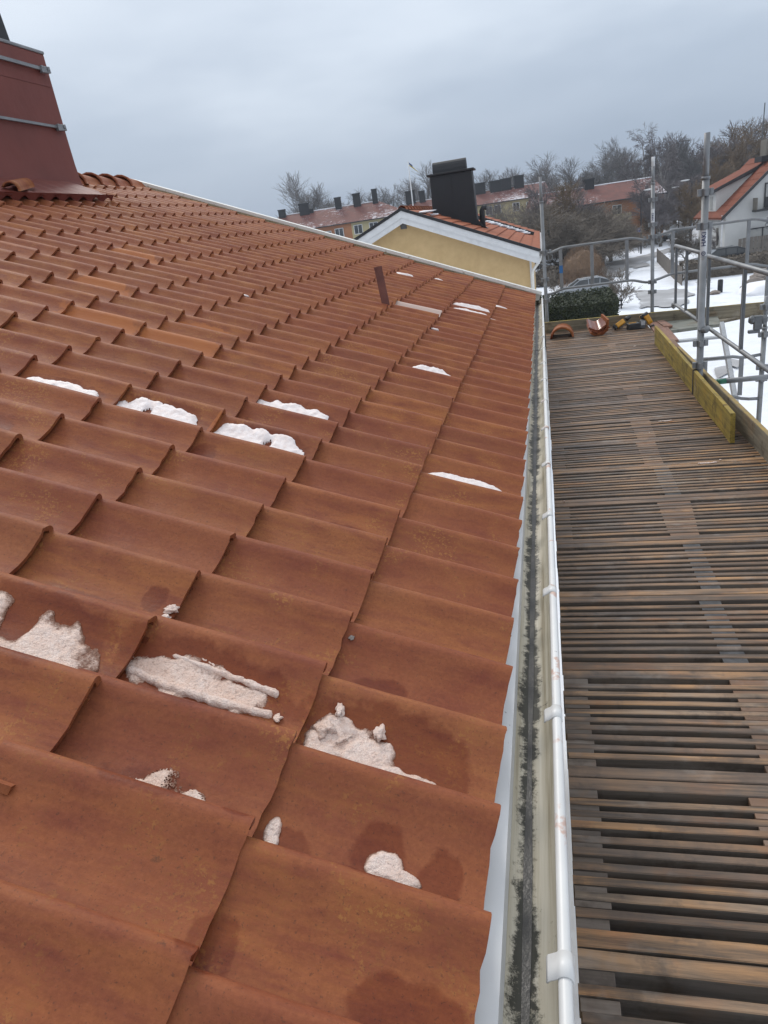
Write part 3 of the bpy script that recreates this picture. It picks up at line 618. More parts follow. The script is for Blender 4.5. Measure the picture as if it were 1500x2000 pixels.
for i,(r,k,s,t,sz,lb) in enumerate([(4,17,.10,.07,.030,'snow lump on a tile roll with a smaller lump below it'),(5,19,.03,.07,.022,'small snow dab high on the left of the roof'),(0,25,.15,.07,.035,'round snow lump resting on the eave row near the gable'),(3,34,.24,.10,.10,'snow streak highest of those near the white verge'),(2,36,.32,.05,.05,'triangular snow dab below the white verge board'),(1,36,.353,.1,.04,'tiny snow dab halfway down beside the verge'),(0,38,.35,.12,.05,'snow dab at a tile corner closest to the gable foot'),(0,35,.35,.07,.045,'snow dab at the next tile corner in from the gable foot'),(0,32,.34,.16,.09,'short snow streak in the eave row under the verge dabs'),(1,32,.345,.15,.03,'small snow dab left of the two long strips'),(1,27,.36,.06,.03,'snow crumb right below the two long strips'),(0,28,.342,.16,.06,'flat snow dab level with the round lump'),(1,22,.337,.04,.028,'snow crumb below the white tile in the second row'),(1,40,.347,.12,.06,'snow dab touching the white verge board halfway up')]):
    t=min(t,.07) if k>20 else t;m=M();c=tilesurf(r,k,s,t,sz*.16);nseed=i*1.3
    P=M();P.lump((0,0,0),(sz*1.1,sz*.45,sz*.28),2,.5,nseed);R=Euler((0,RP,0)).to_matrix()
    m.add([c+R@V3(p) for p in P.v],P.f);m.attr['thin']=[1.]*len(m.v);solo('snow_patch',m,'snowwhite',lb,'snow patch',smooth=True)
# bars of ice in the wet trough, lumps
def bar(r,k,pts,rad,label,seed):
    m=M();C=[tilesurf(r,k,s,t,rr*.2) for (s,t),rr in zip(pts,rad)]
    n=60;PP=[];RR=[]
    for i in range(n+1):
        a=i/n*(len(C)-1);j=min(int(a),len(C)-2);f=a-j;p=C[j].lerp(C[j+1],f);p+=V3((mn.noise(V3((i*.25,seed,0))),mn.noise(V3((i*.25,seed,9))),0))*.0025
        PP.append(p);RR.append((rad[j]*(1-f)+rad[j+1]*f)*(1+.3*mn.noise(V3((i*.35,seed,3))))*(.5 if i in(0,n) else 1))
    m.tube(PP,RR,12);m.v=[tuple(V3(p)+mn.noise_vector(V3(p)*160+V3((seed,0,0)))*.0016+mn.noise_vector(V3(p)*60)*.002-Z*.0015) for p in m.v];m.attr['thin']=[.75+.25*mn.noise(V3(p)*70) for p in m.v];solo('ice_bar',m,'snow',label,'ice bar',smooth=True)
bar(1,2,[(.365,.108),(.27,.122),(.17,.124),(.065,.118)],[.010,.011,.011,.008],'long white ice bar along the bottom of the wet tile trough',1.)
bar(1,2,[(.30,.055),(.22,.062),(.15,.066),(.07,.074)],[.004,.007,.007,.009],'upper ice bar slanting across the wet tile',2.)
bar(1,2,[(.245,.047),(.2,.055),(.17,.062)],[.002,.003,.003],'thinnest ice sliver above the upper ice bar',3.)
def chunk(r,k,s,t,d,label,seed,mat='snow',name='ice_chunk',cat='ice chunk',thin=.9):
    m=M();c=tilesurf(r,k,s,t,d[2]*.45);m.lump(c,d,3,.75,seed);m.v=[tuple(V3(p)+mn.noise_vector(V3(p)*140)*.0016) for p in m.v];m.attr['thin']=[thin]*len(m.v);solo(name,m,mat,label,cat,smooth=True)
chunk(2,3,.010,.128,(.016,.011,.007),'lower of two tan ice stones on a tile lip',4);chunk(2,3,.008,.098,(.017,.012,.007),'upper of two tan ice stones on a tile lip',5)
chunk(0,2,.335,.088,(.020,.022,.010),'grey-brown ice lump left of the melting wedge',6,thin=.45);chunk(0,2,.318,.048,(.009,.019,.009),'upright finger of ice at the left of the wedge',7)
chunk(0,2,.232,.068,(.012,.020,.009),'rounded ice nub at the top right of the melting wedge',8);chunk(0,2,.305,.095,(.020,.014,.006),'broad ice crust joining the lumps above the wedge',13,thin=.5)
chunk(1,2,.055,.12,(.009,.009,.004),'yellowish ice crumb at the right end of the ice bars',9,thin=.6);chunk(1,2,.022,.158,(.006,.007,.004),'grey crystal cluster at the lip of the tile with ice bars',10)
chunk(1,1,.268,.165,(.006,.006,.004),'white egg-shaped pebble on the brown tile',11,'cleansnow','pebble','pebble');chunk(0,3,.355,.03,(.006,.006,.004),'grey lichen knob on a tile corner in the eave row',12,'stone','lichen_knob','lichen')
mm=M();
for i in range(9): p=tilesurf(0,1,.372+random.uniform(-.004,.004),.175+random.uniform(-.02,.012),.002);mm.lump(p,(.004,.006,.003),1,.5,i)
solo('moss',mm,'moss','green moss in the joint next to the ragged snow clot','moss',kind='stuff')
# ------------------------------------------------------------------ scaffold deck
DZ=-.70;XL,XR=.085,1.40
borders=[-.06,.49]+[.49+.548*i for i in range(1,18)]
types=['W','W','W','R','R','W','R','W','W','G','W','G','G','G','W','G','W','G']
mids=[(.66,.78),(.58,.74),(.655,.76),(.66,.745),(.69,.77),(.65,.79),(.71,.80),(.67,.785),(.69,.82),(.74,.84),(.75,.87),(.77,.86),(.78,.87),(.79,.87),(.80,.88),(.80,.88),(.8,.89),(.8,.89)]
ordn=['nearest','second','third','fourth','fifth','sixth','seventh','eighth','ninth','tenth','eleventh','twelfth','thirteenth','fourteenth','fifteenth','sixteenth','seventeenth','farthest']
slv=[]
def slat_mesh(x0,x1,wd,h,seed):
    """a timber on edge from x0 to x1 along x, slightly bowed and worn"""
    m=M();n=7;q=random.Random(seed)
    for i in range(n+1):
        x=x0+(x1-x0)*i/n;b=.0022*mn.noise(V3((x*2,seed*3.3,0)));wz=.0015*mn.noise(V3((x*3,seed*1.7,4)));ww=wd/2*(1+.10*mn.noise(V3((x*5,seed*2.1,8))))
        c_=.0025
        m.v+=[(x,b-ww,-h),(x,b-ww,wz-c_),(x,b-ww+c_,wz),(x,b+ww-c_,wz),(x,b+ww,wz-c_),(x,b+ww,-h)]
    for i in range(n):
        for j in range(6):
            a=i*6+j;c2=i*6+(j+1)%6;m.f.append((a,c2,c2+6,a+6))
    m.f+=[tuple(range(6))[::-1],tuple(range(n*6,n*6+6))];return m
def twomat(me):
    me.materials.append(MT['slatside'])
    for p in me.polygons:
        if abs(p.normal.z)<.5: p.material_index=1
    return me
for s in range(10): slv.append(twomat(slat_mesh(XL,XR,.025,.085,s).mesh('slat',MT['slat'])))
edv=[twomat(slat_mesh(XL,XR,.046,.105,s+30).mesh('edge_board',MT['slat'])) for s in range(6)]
for pi in range(len(borders)-1):
    y0,y1=borders[pi],borders[pi+1]
    ty=types[pi];ml,mr=mids[pi];desc={'W':'brown timber infill','R':'black rubber infill','G':'grey worn infill'}[ty]
    t=thing('deck_panel',f'{ordn[pi]} slatted timber deck panel of the scaffold, with {desc} in the middle','deck panel',(0,(y0+y1)/2,DZ),'slatted deck panels laid side by side')
    yy=(y0+y1)/2;q=random.Random(pi*9+3)
    def place(me,y,name,rz=0,z=0,dx=0):
        o=bpy.data.objects.new(name,me);COL.objects.link(o);o.parent=t;o.location=(dx,y-yy,z);o.rotation_euler=(0,0,rz);return o
    place(edv[q.randrange(6)],y0+.026,'edge_board',q.uniform(-.002,.002));place(edv[q.randrange(6)],y1-.026,'edge_board',q.uniform(-.002,.002))
    n=9 if pi>0 else 7;a,b=y0+.072,y1-.072
    ys=[a+(b-a)*(i+.5)/n for i in range(n)]
    for y in ys: place(slv[q.randrange(10)],y+q.uniform(-.003,.003),'slat',q.uniform(-.003,.003),q.uniform(-.004,.0015),q.uniform(-.004,.004))
    near=pi<7
    pitch=(b-a)/n;gaps=[(y0+.049,ys[0]-.012)]+[(ys[i]+.012,ys[i+1]-.012) for i in range(n-1)]+[(ys[-1]+.012,y1-.049)]
    hasleft=ty=='W' and pi!=8;J={}
    def blk(name,x0,x1,g0,g1,mat,dz=0):
        mm=J.setdefault((name,mat),M()) if not near else M()
        mm.box(((x0+x1)/2,(g0+g1)/2,DZ-.04+dz),(x1-x0,(g1-g0)-.002,.076))
        if near: part(name,mm,mat,t,bevel=.0015)
    for gi,(g0,g1) in enumerate(gaps):
        if hasleft: blk('end_block',XL,.168+q.uniform(-.004,.006),g0,g1,'block',q.uniform(-.006,.0))
        elif pi>8: blk('end_block',XL,.13,g0,g1,'block',-.006)
        if ty=='W': blk('infill_block',ml+q.uniform(-.003,.003)-.0,mr+gi*.004*(1 if pi in(5,2) else .3),g0,g1,'patch',q.uniform(-.003,0))
        elif ty=='R': blk('rubber_infill',ml+gi*.0,mr,g0,g1,'rubber',-.0015)
        else: blk('infill_block',ml,mr,g0,g1,'block',-.010)
        blk('end_block',1.33,XR-.002,g0,g1,'block',-.004)
    for (nm,mt),mm in J.items():
        part(nm+'s',mm,mt,t,kind='stuff')
    if not near or True:
        u=M()
        for xx in (.30,1.12): u.box((xx,yy,DZ-.115),(.05,y1-y0-.004,.055))
        part('bearer',u,'block',t)
# scraps of ice on the deck
for i,(x,y,sz,lb) in enumerate([(1383,904,.035,'long white ice scrap on the deck beside the yellow board end'),(1407,898,.016,'white snow crumb right of the long ice scrap'),(1300,822,.03,'row of white crumbs on the deck in front of the board end'),(1268,845,.012,'small white crumb on the brown infill'),(1102,979,.012,'white scrap at the left of the deck near the gutter'),(1115,825,.012,'white dab on the deck by the gutter'),(1240,676,.03,'pinkish scrap on the far part of the deck')]):
    c=onz(x,y,DZ+.004);m=M()
    for j in range(1 if i not in(0,2) else 5):
        m.lump((c.x+(j-2)*sz*.6*(i in(0,2)),c.y+.004*math.sin(j*2),c.z),(sz*.55,sz*.28,.004),1,.6,i+j)
    m.attr['thin']=[1.]*len(m.v);solo('ice_scrap',m,'snow',lb,'ice scrap',smooth=True)
# boards
def board(name,label,A,B,h,th,mat,edge=None,lean=0):
    A,B=V3(A),V3(B);d=(B-A).normalized();n=d.cross(Z).normalized();t=thing(name,label,'board',tuple(A))
    m=M();K=10
    up=(Z+n*lean).normalized()
    vs=[]
    for i in range(K+1):
        p=A.lerp(B,i/K)+n*.004*mn.noise(V3((i*.7,A.x,A.y)));c_=.003
        vs+=[p-n*th/2,p-n*th/2+up*(h-c_),p-n*(th/2-c_)+up*h,p+n*(th/2-c_)+up*h,p+n*th/2+up*(h-c_),p+n*th/2]
    fs=[]
    for i in range(K):
        for j in range(6): a=i*6+j;c=i*6+(j+1)%6;fs.append((a,c,c+6,a+6))
    fs+=[tuple(range(6))[::-1],tuple(range(K*6,K*6+6))];m.add(vs,fs)
    part('plank',m,mat,t)
    if edge:
        e=M();e.prism([(-th/2+.001,h+.001),(th/2-.001,h+.001),(th/2-.001,h+.003),(-th/2+.001,h+.003)],A,B,n,up);part('painted_edge',e,edge,t)
    return t
yb=board('loose_board','loose mustard-yellow board standing on edge along the right of the deck',(1.262,4.13,DZ),(1.315,7.86,DZ),.205,.030,'yellowboard',lean=-.02)
s=M();pm=V3((1.262,4.13,DZ)).lerp(V3((1.315,7.86,DZ)),.36);s.box((pm.x-.0185,pm.y,DZ+.10),(.004,.035,.21));s.box((pm.x,pm.y,DZ+.207),(.042,.035,.004));part('band',s,'darkmetal',yb)
board('side_kickboard','grey kickboard with yellow top edge behind the loose yellow board',(1.385,2.2,DZ-.01),(1.368,6.75,DZ-.01),.170,.030,'kicky','tanedge')
board('end_kickboard','long grey kickboard with yellow top edge across the far end of the deck',(.02,9.47,DZ-.02),(2.98,9.47,DZ-.075),.165,.030,'kick','yellowedge')
# red-brown scrap boards at the right end of the deck
# standards
def standard(label,x,y,z0,z1,rosettes,sticker=None,white=False,jx=0.,r=.024,spig=True):
    t=thing('scaffold_standard',label,'scaffold pole',(x,y,z0));top=V3((x+jx,y,z1));A=V3((x,y,z0))
    m=M();m.tube([A,A.lerp(top,.5),top-Z*.3],r,14);part('tube',m,'galv',t,True)
    m=M();m.tube([top-Z*.31,top],r*.80,14);part('spigot',m,'whitewood' if white else 'galv',t,True) if not white else None
    if white:
        m=M();m.tube([top-Z*.31,top-Z*.11],r*.80,14);part('spigot',m,'galv',t,True);m=M();m.tube([top-Z*.11,top],r*.82,14);part('white_tip',m,'label',t,True)
    m=M();m.tube([top-Z*.315,top-Z*.295],r*1.18,14);part('collar',m,'galv',t,True)
    for zr in rosettes:
        p=A+(top-A)*((zr-z0)/(z1-z0));m=M();m.tube([p-Z*.028,p+Z*.028],r*1.14,12)
        for a in range(4):
            d=V3((math.cos(a*math.pi/2),math.sin(a*math.pi/2),0));s_=d.cross(Z)
            m.box(p+d*(r+.016),(.028 if a%2==0 else .036,.036 if a%2==0 else .028,.05))
        part('rosette',m,'galv',t,bevel=.003)
    if sticker:
        zc,hh,tsz=sticker;p=A+(top-A)*((zc-z0)/(z1-z0));to=(V3((CAM.x,CAM.y,0))-V3((p.x,p.y,0))).normalized();sdv=Z.cross(to)
        m=M();m.grid(lambda u,v:p+Z*(hh*(u-.5))+(to*math.cos((v-.5)*1.9)+sdv*math.sin((v-.5)*1.9))*(r+.0012),4,10);st=part('sticker',m,'label',t,True)
        text_on(st,'HAKI',p+to*(r+.004)-Z*(hh*.14),-sdv if False else sdv,Z,to,tsz,'ink')
        m=M();c0=p+to*(r+.004)-Z*hh*.40;ring=[]
        m.tube([c0+(Z*math.cos(a)+sdv*math.sin(a))*tsz*.30 for a in np.linspace(0,2*math.pi,13)],tsz*.06,4,False);m.tube([c0-sdv*tsz*.12,c0+sdv*tsz*.12],tsz*.05,4);part('logo_ring',m,'ink',st)
    return t
def text_on(parent,txt,center,sdv,up,nrm,size,mat,vertical=True):
    cu=bpy.data.curves.new('t','FONT');cu.body=txt;cu.size=size;cu.align_x='LEFT' if vertical else 'CENTER';cu.align_y='CENTER';cu.extrude=.0004;cu.offset=size*.02
    o=bpy.data.objects.new('t',cu);COL.objects.link(o);dg=bpy.context.evaluated_depsgraph_get();me=bpy.data.meshes.new_from_object(o.evaluated_get(dg));bpy.data.objects.remove(o)
    ex,ey=(up,-sdv) if vertical else (sdv,up)
    for v in me.vertices: v.co=center+ex*v.co.x+ey*v.co.y+nrm*v.co.z
    org=ORG.get(parent)
    if org is not None:
        for v in me.vertices: v.co-=org
    me.materials.clear();me.materials.append(MT[mat]);l=bpy.data.objects.new('lettering',me);COL.objects.link(l);l.parent=parent;return l
lft=standard('leftmost galvanised scaffold pole rising at the corner of the neighbouring house',.115,9.62,-2.8,1.30,[.0,.36,-.62,-.28])
s=M();s.tube([(.115,9.62,-.9),(.115,9.62,-.66)],.0246,12);part('blue_mark',s,'blue',lft,True)
standard('middle scaffold pole with a white tip behind the far kickboard',1.515,9.62,-2.8,1.32,[.82,.52,.37,-.20,-.33],(.60,.22,.040),white=True)
standard('thickest scaffold pole, right of the deck, with a HAKI sticker',1.318,5.5,GZ+.1,1.265,[.86,.62,-.28,-.46,-1.2],(.50,.20,.046),r=.0265)
standard('lower scaffold pole at the right edge beyond the ladder',2.21,7.0,GZ+.05,-.18,[-.28,-.55,-.88,-1.0])
# guard frames
def guard(label,A,B,ztop,zbot,bars,S0,S1,r=.017,hooks=(True,True),mark=None):
    A,B=V3(A),V3(B);t=thing('scaffold_guardrail',label,'guardrail',tuple(A));d=(B-A).normalized();n=Z.cross(d);L=(B-A).length
    def line(z,drop):
        pts=[]
        for f in np.linspace(0,1,29):
            s=f*L;e_=min(s,L-s);k=max(0,1-e_/(.26));k=k*k*(3-2*k);pts.append(A+d*s+Z*(z-drop*k))
        return pts
    for z,dr,nm in((ztop,S0,'top_rail'),(zbot,S1,'bottom_rail')):
        m=M();m.tube(line(z,dr),r,10);part(nm,m,'galv',t,True)
    for b in bars:
        m=M();p=A+d*(b*L);m.box(p+Z*((ztop+zbot)/2),(.045,.020,ztop-zbot-.01),Matrix((( d.x,n.x,0),(d.y,n.y,0),(0,0,1))));part('upright',m,'galv',t,bevel=.003)
    for f,on in((.045,hooks[0]),(.955,hooks[1])):
        if on:
            p=A+d*(f*L);m=M();rg=[p+Z*(ztop-.10)+d*.028*math.cos(a)+Z*.042*math.sin(a) for a in np.linspace(0,2*math.pi,13)];m.tube(rg,.007,6,False);m.box(p+Z*(ztop-.04),(.035,.008,.08),Matrix((( d.x,n.x,0),(d.y,n.y,0),(0,0,1))));part('hook',m,'galv',t,True)
    if mark is not None:
        p=A+d*(mark*L)-n*.0;m=M();m.box(p+Z*(ztop-.28),(.047,.022,.10),Matrix((( d.x,n.x,0),(d.y,n.y,0),(0,0,1))));part('blue_mark',m,'blue',t)
    return t
guard('galvanised guard frame across the far end of the deck, left of the white-tipped pole',(.14,9.70,0),(1.49,9.70,0),.385,-.155,(.145,.45,.785),.055,.055,mark=.145)
guard('galvanised guard frame of the stair bay, right of the white-tipped pole',(1.54,9.70,0),(2.98,9.70,0),.415,-.135,(.165,.48,.80),.055,.055)
def sideguard(label,x,ya,yb_,ztop,zbot,bars,skew=0):
    t=thing('scaffold_guardrail',label,'guardrail',(x,ya,zbot))
    for z,nm in((ztop,'top_rail'),(zbot,'bottom_rail')):
        m=M();m.tube([(x,ya,z-.03 if nm=='top_rail' else z),(x,ya-.03,z),(x,yb_,z)],.0165,10);part(nm,m,'galv',t,True)
    for y in bars: m=M();m.box((x,y,(ztop+zbot)/2),(.02,.046,ztop-zbot-.012));part('upright',m,'galvdark',t,bevel=.003);
    for y in bars:
        m=M();m.box((x-.0125,y-.0235,(ztop+zbot)/2),(.004,.004,ztop-zbot-.014));part('bright_flange',m,'galv',t)
    for y in (ya,):
        m=M();m.lump((x,y+.02,zbot-.02),(.03,.03,.04),1,.2,1);part('hook',m,'galv',t,True)
    return t
sideguard('side guard frame behind the thickest pole',1.40,7.25,5.80,.385,-.185,(7.17,6.62,6.05))
sideguard('long side guard frame in front of the thickest pole running to the right edge',1.40,5.78,3.3,.375,-.185,(5.68,4.60,3.5))
nb=M();nb.lump((1.345,5.47,-.17),(.035,.035,.03),2,.15,2);nb.tube([(1.30,5.47,-.17),(1.40,5.6,-.18)],.012,8);solo('tube_coupler',nb,'galv','steel coupler nut where the side guard meets the thickest pole','coupler',smooth=True)
# stair bay: platform, ladder, tubes
P1,P2,P3,P4=onz(1285,620,-.72),onz(1395,603,-.72),onz(1408,632,-.72),onz(1312,645,-.72)
m=M();m.add([P1,P2,P3,P4,P1-Z*.04,P2-Z*.04,P3-Z*.04,P4-Z*.04],[(0,1,2,3)[::-1],(4,5,6,7),(0,1,5,4),(1,2,6,5),(2,3,7,6),(3,0,4,7)])
solo('landing_plate',m,'landing','grey-green landing board at the head of the ladder','landing board',bevel=.004)
ld=thing('ladder','aluminium ladder leaning down from the landing board','ladder',(1.6,8.3,-.7))
def L3(px,py,Yd): return ony(px,py,Yd)
RT,RB=L3(1409,632,8.4),L3(1450,860,7.1);LT=RT+V3((-.72,-.02,0));LB=RB+V3((-.72,-.02,0))
for a,b in((RT,RB),(LT,LB)):
    d=(b-a).normalized();sdv=X;nn=d.cross(sdv).normalized();m=M();m.prism([(-.022,-.035),(.022,-.035),(.022,.035),(-.022,.035)],a,b+(b-a)*.6,sdv,nn);part('rail',m,'alu',ld,bevel=.003)
    m=M();m.prism([(.023,-.030),(.0245,-.030),(.0245,.030),(.023,.030)],a,b+(b-a)*.6,sdv,nn);part('rail_inset',m,'galvdark',ld)
for f in np.arange(.12,1.5,.19):
    a=LT.lerp(LB,f);b=RT.lerp(RB,f);m=M();m.box((a+b)/2,((b-a).length,.085,.028));part('rung',m,'alu',ld,bevel=.003)
tb=thing('ledger_tube','grey horizontal tube with a green end, right of the boards','scaffold tube',(1.42,4.3,-.9))
A,B=ony(1400,746,5.55),ony(1530,733,5.55);m=M();m.tube([A+(B-A)*.14,B],.0225,12);part('tube',m,'galv',tb,True);m=M();m.tube([A,A+(B-A)*.14],.0232,12);part('green_end',m,'green',tb,True)
lg=thing('scaffold_guardrail','lower guard frame behind the ladder in the stair bay','guardrail',(1.6,7,-1.2))
for ya,yb2,nm in((702,692,'top_rail'),(770,778,'bottom_rail')):
    A,B=ony(1365,ya,7.0),ony(1487,yb2,7.0);m=M();m.tube([A,A.lerp(B,.55),A.lerp(B,.68)+Z*(-.015),A.lerp(B,.8)-Z*.015,B],.0165,9);part(nm,m,'galv',lg,True)
for px in(1378,1448):
    A,B=ony(px,698,7.0),ony(px-3,772,7.0);m=M();m.box((A+B)/2,(.042,.018,(A-B).length));part('upright',m,'galv',lg,bevel=.002)
sb=thing('striped_barrier_plank','grey plank with black and yellow hazard stripes beyond the stair bay','plank',(1.9,9.8,-.9))
A,B=ony(1385,632,9.9),ony(1500,607,9.9);m=M();m.box((A+B)/2,((B-A).length,.2,.03),Euler((0,-math.atan2((B-A).z,(B-A).x),0)).to_matrix());part('plank',m,'kick',sb)
A2,B2=ony(1400,622,10.3),ony(1495,606,10.3);d=(B2-A2)/9
for i in range(9):
    m=M();m.add([A2+d*i+Z*.035,A2+d*(i+1)+Z*.035,A2+d*(i+1.3)-Z*.04,A2+d*(i+.3)-Z*.04,A2+d*i+Z*.035+Y*.03,A2+d*(i+1)+Z*.035+Y*.03,A2+d*(i+1.3)-Z*.04+Y*.03,A2+d*(i+.3)-Z*.04+Y*.03],[(0,3,2,1),(4,5,6,7),(0,1,5,4),(2,3,7,6),(1,2,6,5),(3,0,4,7)]);part('stripe',m,'yellowedge' if i%3==1 else 'darkmetal',sb)
cl=thing('swivel_coupler','grey steel couplers hanging on the lower pole at the right edge','coupler',(2.1,7,-.4))
m=M();c=ony(1480,630,6.6);m.box(c,(.07,.05,.13));m.box(c+V3((-.03,0,-.08)),(.10,.05,.03));m.lump(c+V3((.05,0,.02)),(.045,.04,.05),1,.2,3);m.lump(c+V3((-.05,0,.03)),(.04,.04,.045),1,.2,4);part('body',m,'galvdark',cl,bevel=.006)
# posts seen at the right border, beyond
for i,(px,lb) in enumerate([(1497,'grey guard post at the right border behind the stair bay')]):
    A,B=ony(px,540,9.75),ony(px-2,590,9.75);m=M();m.box((A+B)/2+V3((.02,0,0)),(.06,.03,.62));solo('guard_post',m,'galv',lb,'post')
# reddish scrap timber on the deck corner
for i,(cx_,cy_,wd,ln,a,mt,lb) in enumerate([(1.505,8.70,.19,1.45,-.03,'redwood','short reddish plank at the far right corner of the deck, nearest the landing board'),(1.455,7.25,.12,1.5,-.02,'patch','brown plank along the deck edge between the loose board and the thickest pole'),(1.60,9.15,.10,.5,.05,'redwood','small reddish offcut at the very corner by the far kickboard')]):
    m=M();m.box((0,0,0),(wd,ln,.03),Euler((0,0,a)).to_matrix());q=M();q.add([V3((cx_,cy_,DZ-.012+.006*i))+V3(p) for p in m.v],m.f);solo('edge_plank',q,mt,lb,'board',bevel=.003)
# ------------------------------------------------------------------ loose clay tiles and tools on the deck
c=onz(1097,657,DZ);rt=half_tile((c.x,c.y-.16,DZ-.005),(c.x+.02,c.y+.22,DZ-.005),.155,.026,flare=1.,arch=math.pi*.95)
solo('ridge_tile_on_deck',rt,'clay','single orange ridge tile lying hump-up beside the gutter on the deck','roof tile',smooth=True)
def dish(c,w,h,l,R,mat,label,name='pantile_on_deck'):
    m=M();th=.026
    pts=[]
    for i in range(15):
        a=i/14;x=(a-.5)*w;z=h*(4*(a-.5)**2)+(.25*h*math.exp(-((a-1)/.08)**2))*-1;pts.append((x,z))
    m.sheet(pts[::-1],(0,-l/2,0),(0,l/2,0),X,Z,th);q=M();q.add([V3(c)+R@V3(p) for p in m.v],m.f);return solo(name,q,mat,label,'roof tile','spare pantiles stacked on the deck',smooth=False)
cc=onz(1160,657,DZ)
for i,(dz,dx,a,mt,lb) in enumerate([(.035,.0,.05,'clay','bottom pantile of the small stack by the far kickboard'),(.075,.03,.12,'glaze','middle wet pantile of the small stack'),(.115,-.01,.02,'glaze','top pantile of the stack, its hollow wet and shining'),(.11,.12,1.15,'clay','clay pantile tipped up against the right side of the stack')]):
    R=Euler((math.radians(20),-a*(.5 if i<3 else .75)-.12,.1-i*.05)).to_matrix();dish((cc.x+.06+dx*.7,cc.y+.14,DZ+dz*.8),.235,.075,.24,R,mt,lb)
def tool(label,c,R,flip=1):
    t=thing('cordless_drill',label,'cordless drill',tuple(c))
    def P(mb): q=M();q.add([V3(c)+R@V3(p) for p in mb.v],mb.f);return q
    m=M();m.prism([(-.07,-.034),(.05,-.032),(.06,.018),(.03,.036),(-.06,.036),(-.075,.015)],(0,-.031,0),(0,.031,0),X,Z);part('motor_housing',P(m),'toolyellow',t,bevel=.008)
    m=M();m.prism([(-.105,-.026),(-.068,-.033),(-.068,.035),(-.10,.028)],(0,-.032,0),(0,.032,0),X,Z);part('rear_cap',P(m),'toolblack',t,bevel=.006)
    m=M();m.tube([(.085,0,0),(.10,0,0),(.145,0,0),(.16,0,0)],[.032,.031,.026,.013],12);part('chuck',P(m),'toolblack',t,True)
    m=M();m.prism([(-.028,-.03),(.022,-.03),(.005,-.15),(-.050,-.15)],(0,-.018,0),(0,.018,0),X,Z);part('grip',P(m),'toolblack',t,bevel=.006)
    m=M();m.prism([(.012,-.035),(.020,-.035),(.014,-.07),(.004,-.07)],(0,-.01,0),(0,.01,0),X,Z);part('trigger',P(m),'toolblack',t)
    m=M();m.box((-.02,0,-.175),(.125,.075,.055));part('battery',P(m),'toolyellow',t,bevel=.006)
    m=M();m.box((-.02,0,-.150),(.13,.08,.014));part('battery_shoe',P(m),'toolblack',t,bevel=.003)
    m=M();m.box((-.01,-.033,0),(.10,.004,.030));lb=part('side_plate',P(m),'toolyellow',t)
    text_on(lb,'DEWALT',V3(c)+R@V3((-.01,-.037,0)),R@X,R@Z,R@V3((0,-1,0)),.026,'blackink',False)
    return t
tool('left yellow and black cordless drill lying on the far end of the deck',onz(1212,643,DZ)+Z*.075,Euler((math.radians(60),math.radians(-28),.35)).to_matrix())
tool('right yellow and black cordless drill, its body pointing up at the end of the row',onz(1268,640,DZ)+Z*.09+Y*.08,Euler((math.radians(70),math.radians(62),-.2)).to_matrix())
bt=thing('battery_charger','black tool battery and charger lying between the two drills','charger',tuple(onz(1240,643,DZ)))
c=onz(1237,643,DZ);m=M();m.box(c+Z*.04,(.15,.11,.08),Euler((0,0,.2)).to_matrix());part('body',m,'toolblack',bt,bevel=.01)
m=M();m.box(c+V3((.115,.02,.05)),(.07,.09,.10),Euler((0,.2,.1)).to_matrix());part('battery',m,'galvdark',bt,bevel=.01);m=M();m.box(c+V3((.115,-.03,.07)),(.05,.004,.05));part('grey_cover',m,'alu',bt)
m=M();m.box(c+V3((-.01,0,.083)),(.10,.02,.008),Euler((0,0,.3)).to_matrix());part('yellow_strip',m,'toolyellow',bt)
# ------------------------------------------------------------------ neighbouring house with ochre gable
NY=23.;nb=thing('house','neighbouring ochre house with white gable boards and black chimney','house',(-4.2,NY,GZ))
ap_=V3((-4.20,NY,1.50));er=V3((.02,NY,-.29));sl_=(er-ap_).normalized();nrm=V3((-sl_.z,0,sl_.x));el=V3((2*ap_.x-er.x,NY,er.z));NL=18.5
wl=M();wl.add([(-.30,NY+.35,GZ),(-8.1,NY+.35,GZ),(-8.1,NY+.35,-.50),(-.30,NY+.35,-.50),(-4.2,NY+.35,1.19)],[(0,3,4,2,1)]);wl.box((-4.2,NY+.35+NL/2-.3,(GZ-.75)/2),(7.8,NL-.8,-.75-GZ));part('wall',wl,'plaster',nb)
for sgn,E in((1,er),(-1,el)):
    d=(E-ap_).normalized();n=V3((-d.z,0,d.x))*sgn
    m=M();A=ap_+n*.0;m.add([A,E,E+Y*NL,A+Y*NL,A-Z*.14,E-Z*.14,E+Y*NL-Z*.14,A+Y*NL-Z*.14],[(0,1,2,3) if sgn<0 else (0,3,2,1),(4,5,6,7),(0,4,5,1),(3,2,6,7),(1,5,6,2)]);part('roof',m,'newroof',nb)
    # white boards and black metal trim
    for nm,za,zb,ya,yb3,mt in(('barge_board',-.02,-.25,-.05,.0,'whitewood'),('lower_barge_board',-.22,-.42,-.02,.03,'whitewood'),('verge_trim',.05,-.045,-.08,.06,'darkmetal')):
        e2=E+d*(.06 if nm=='verge_trim' else 0);vs=[]
        for yy_ in(ya,yb3): vs+=[ap_+V3((0,yy_,za)),e2+V3((0,yy_,za)),e2+V3((0,yy_,zb)),ap_+V3((0,yy_,zb))]
        m=M();m.add(vs,[(0,1,2,3),(4,7,6,5),(0,4,5,1),(3,2,6,7),(1,5,6,2),(0,3,7,4)]);part(nm,m,mt,nb)
    m=M();m.add([ap_+n*-.3+Y*.0,E+n*-.3,E+n*-.3+Y*.35,ap_+n*-.3+Y*.35],[(0,1,2,3)]);part('soffit',m,'whitewood',nb)
d=sl_
for i in range(int(12)):
    for j in range(11):   # right-slope tiles in broad courses, proud lower lips
        pass
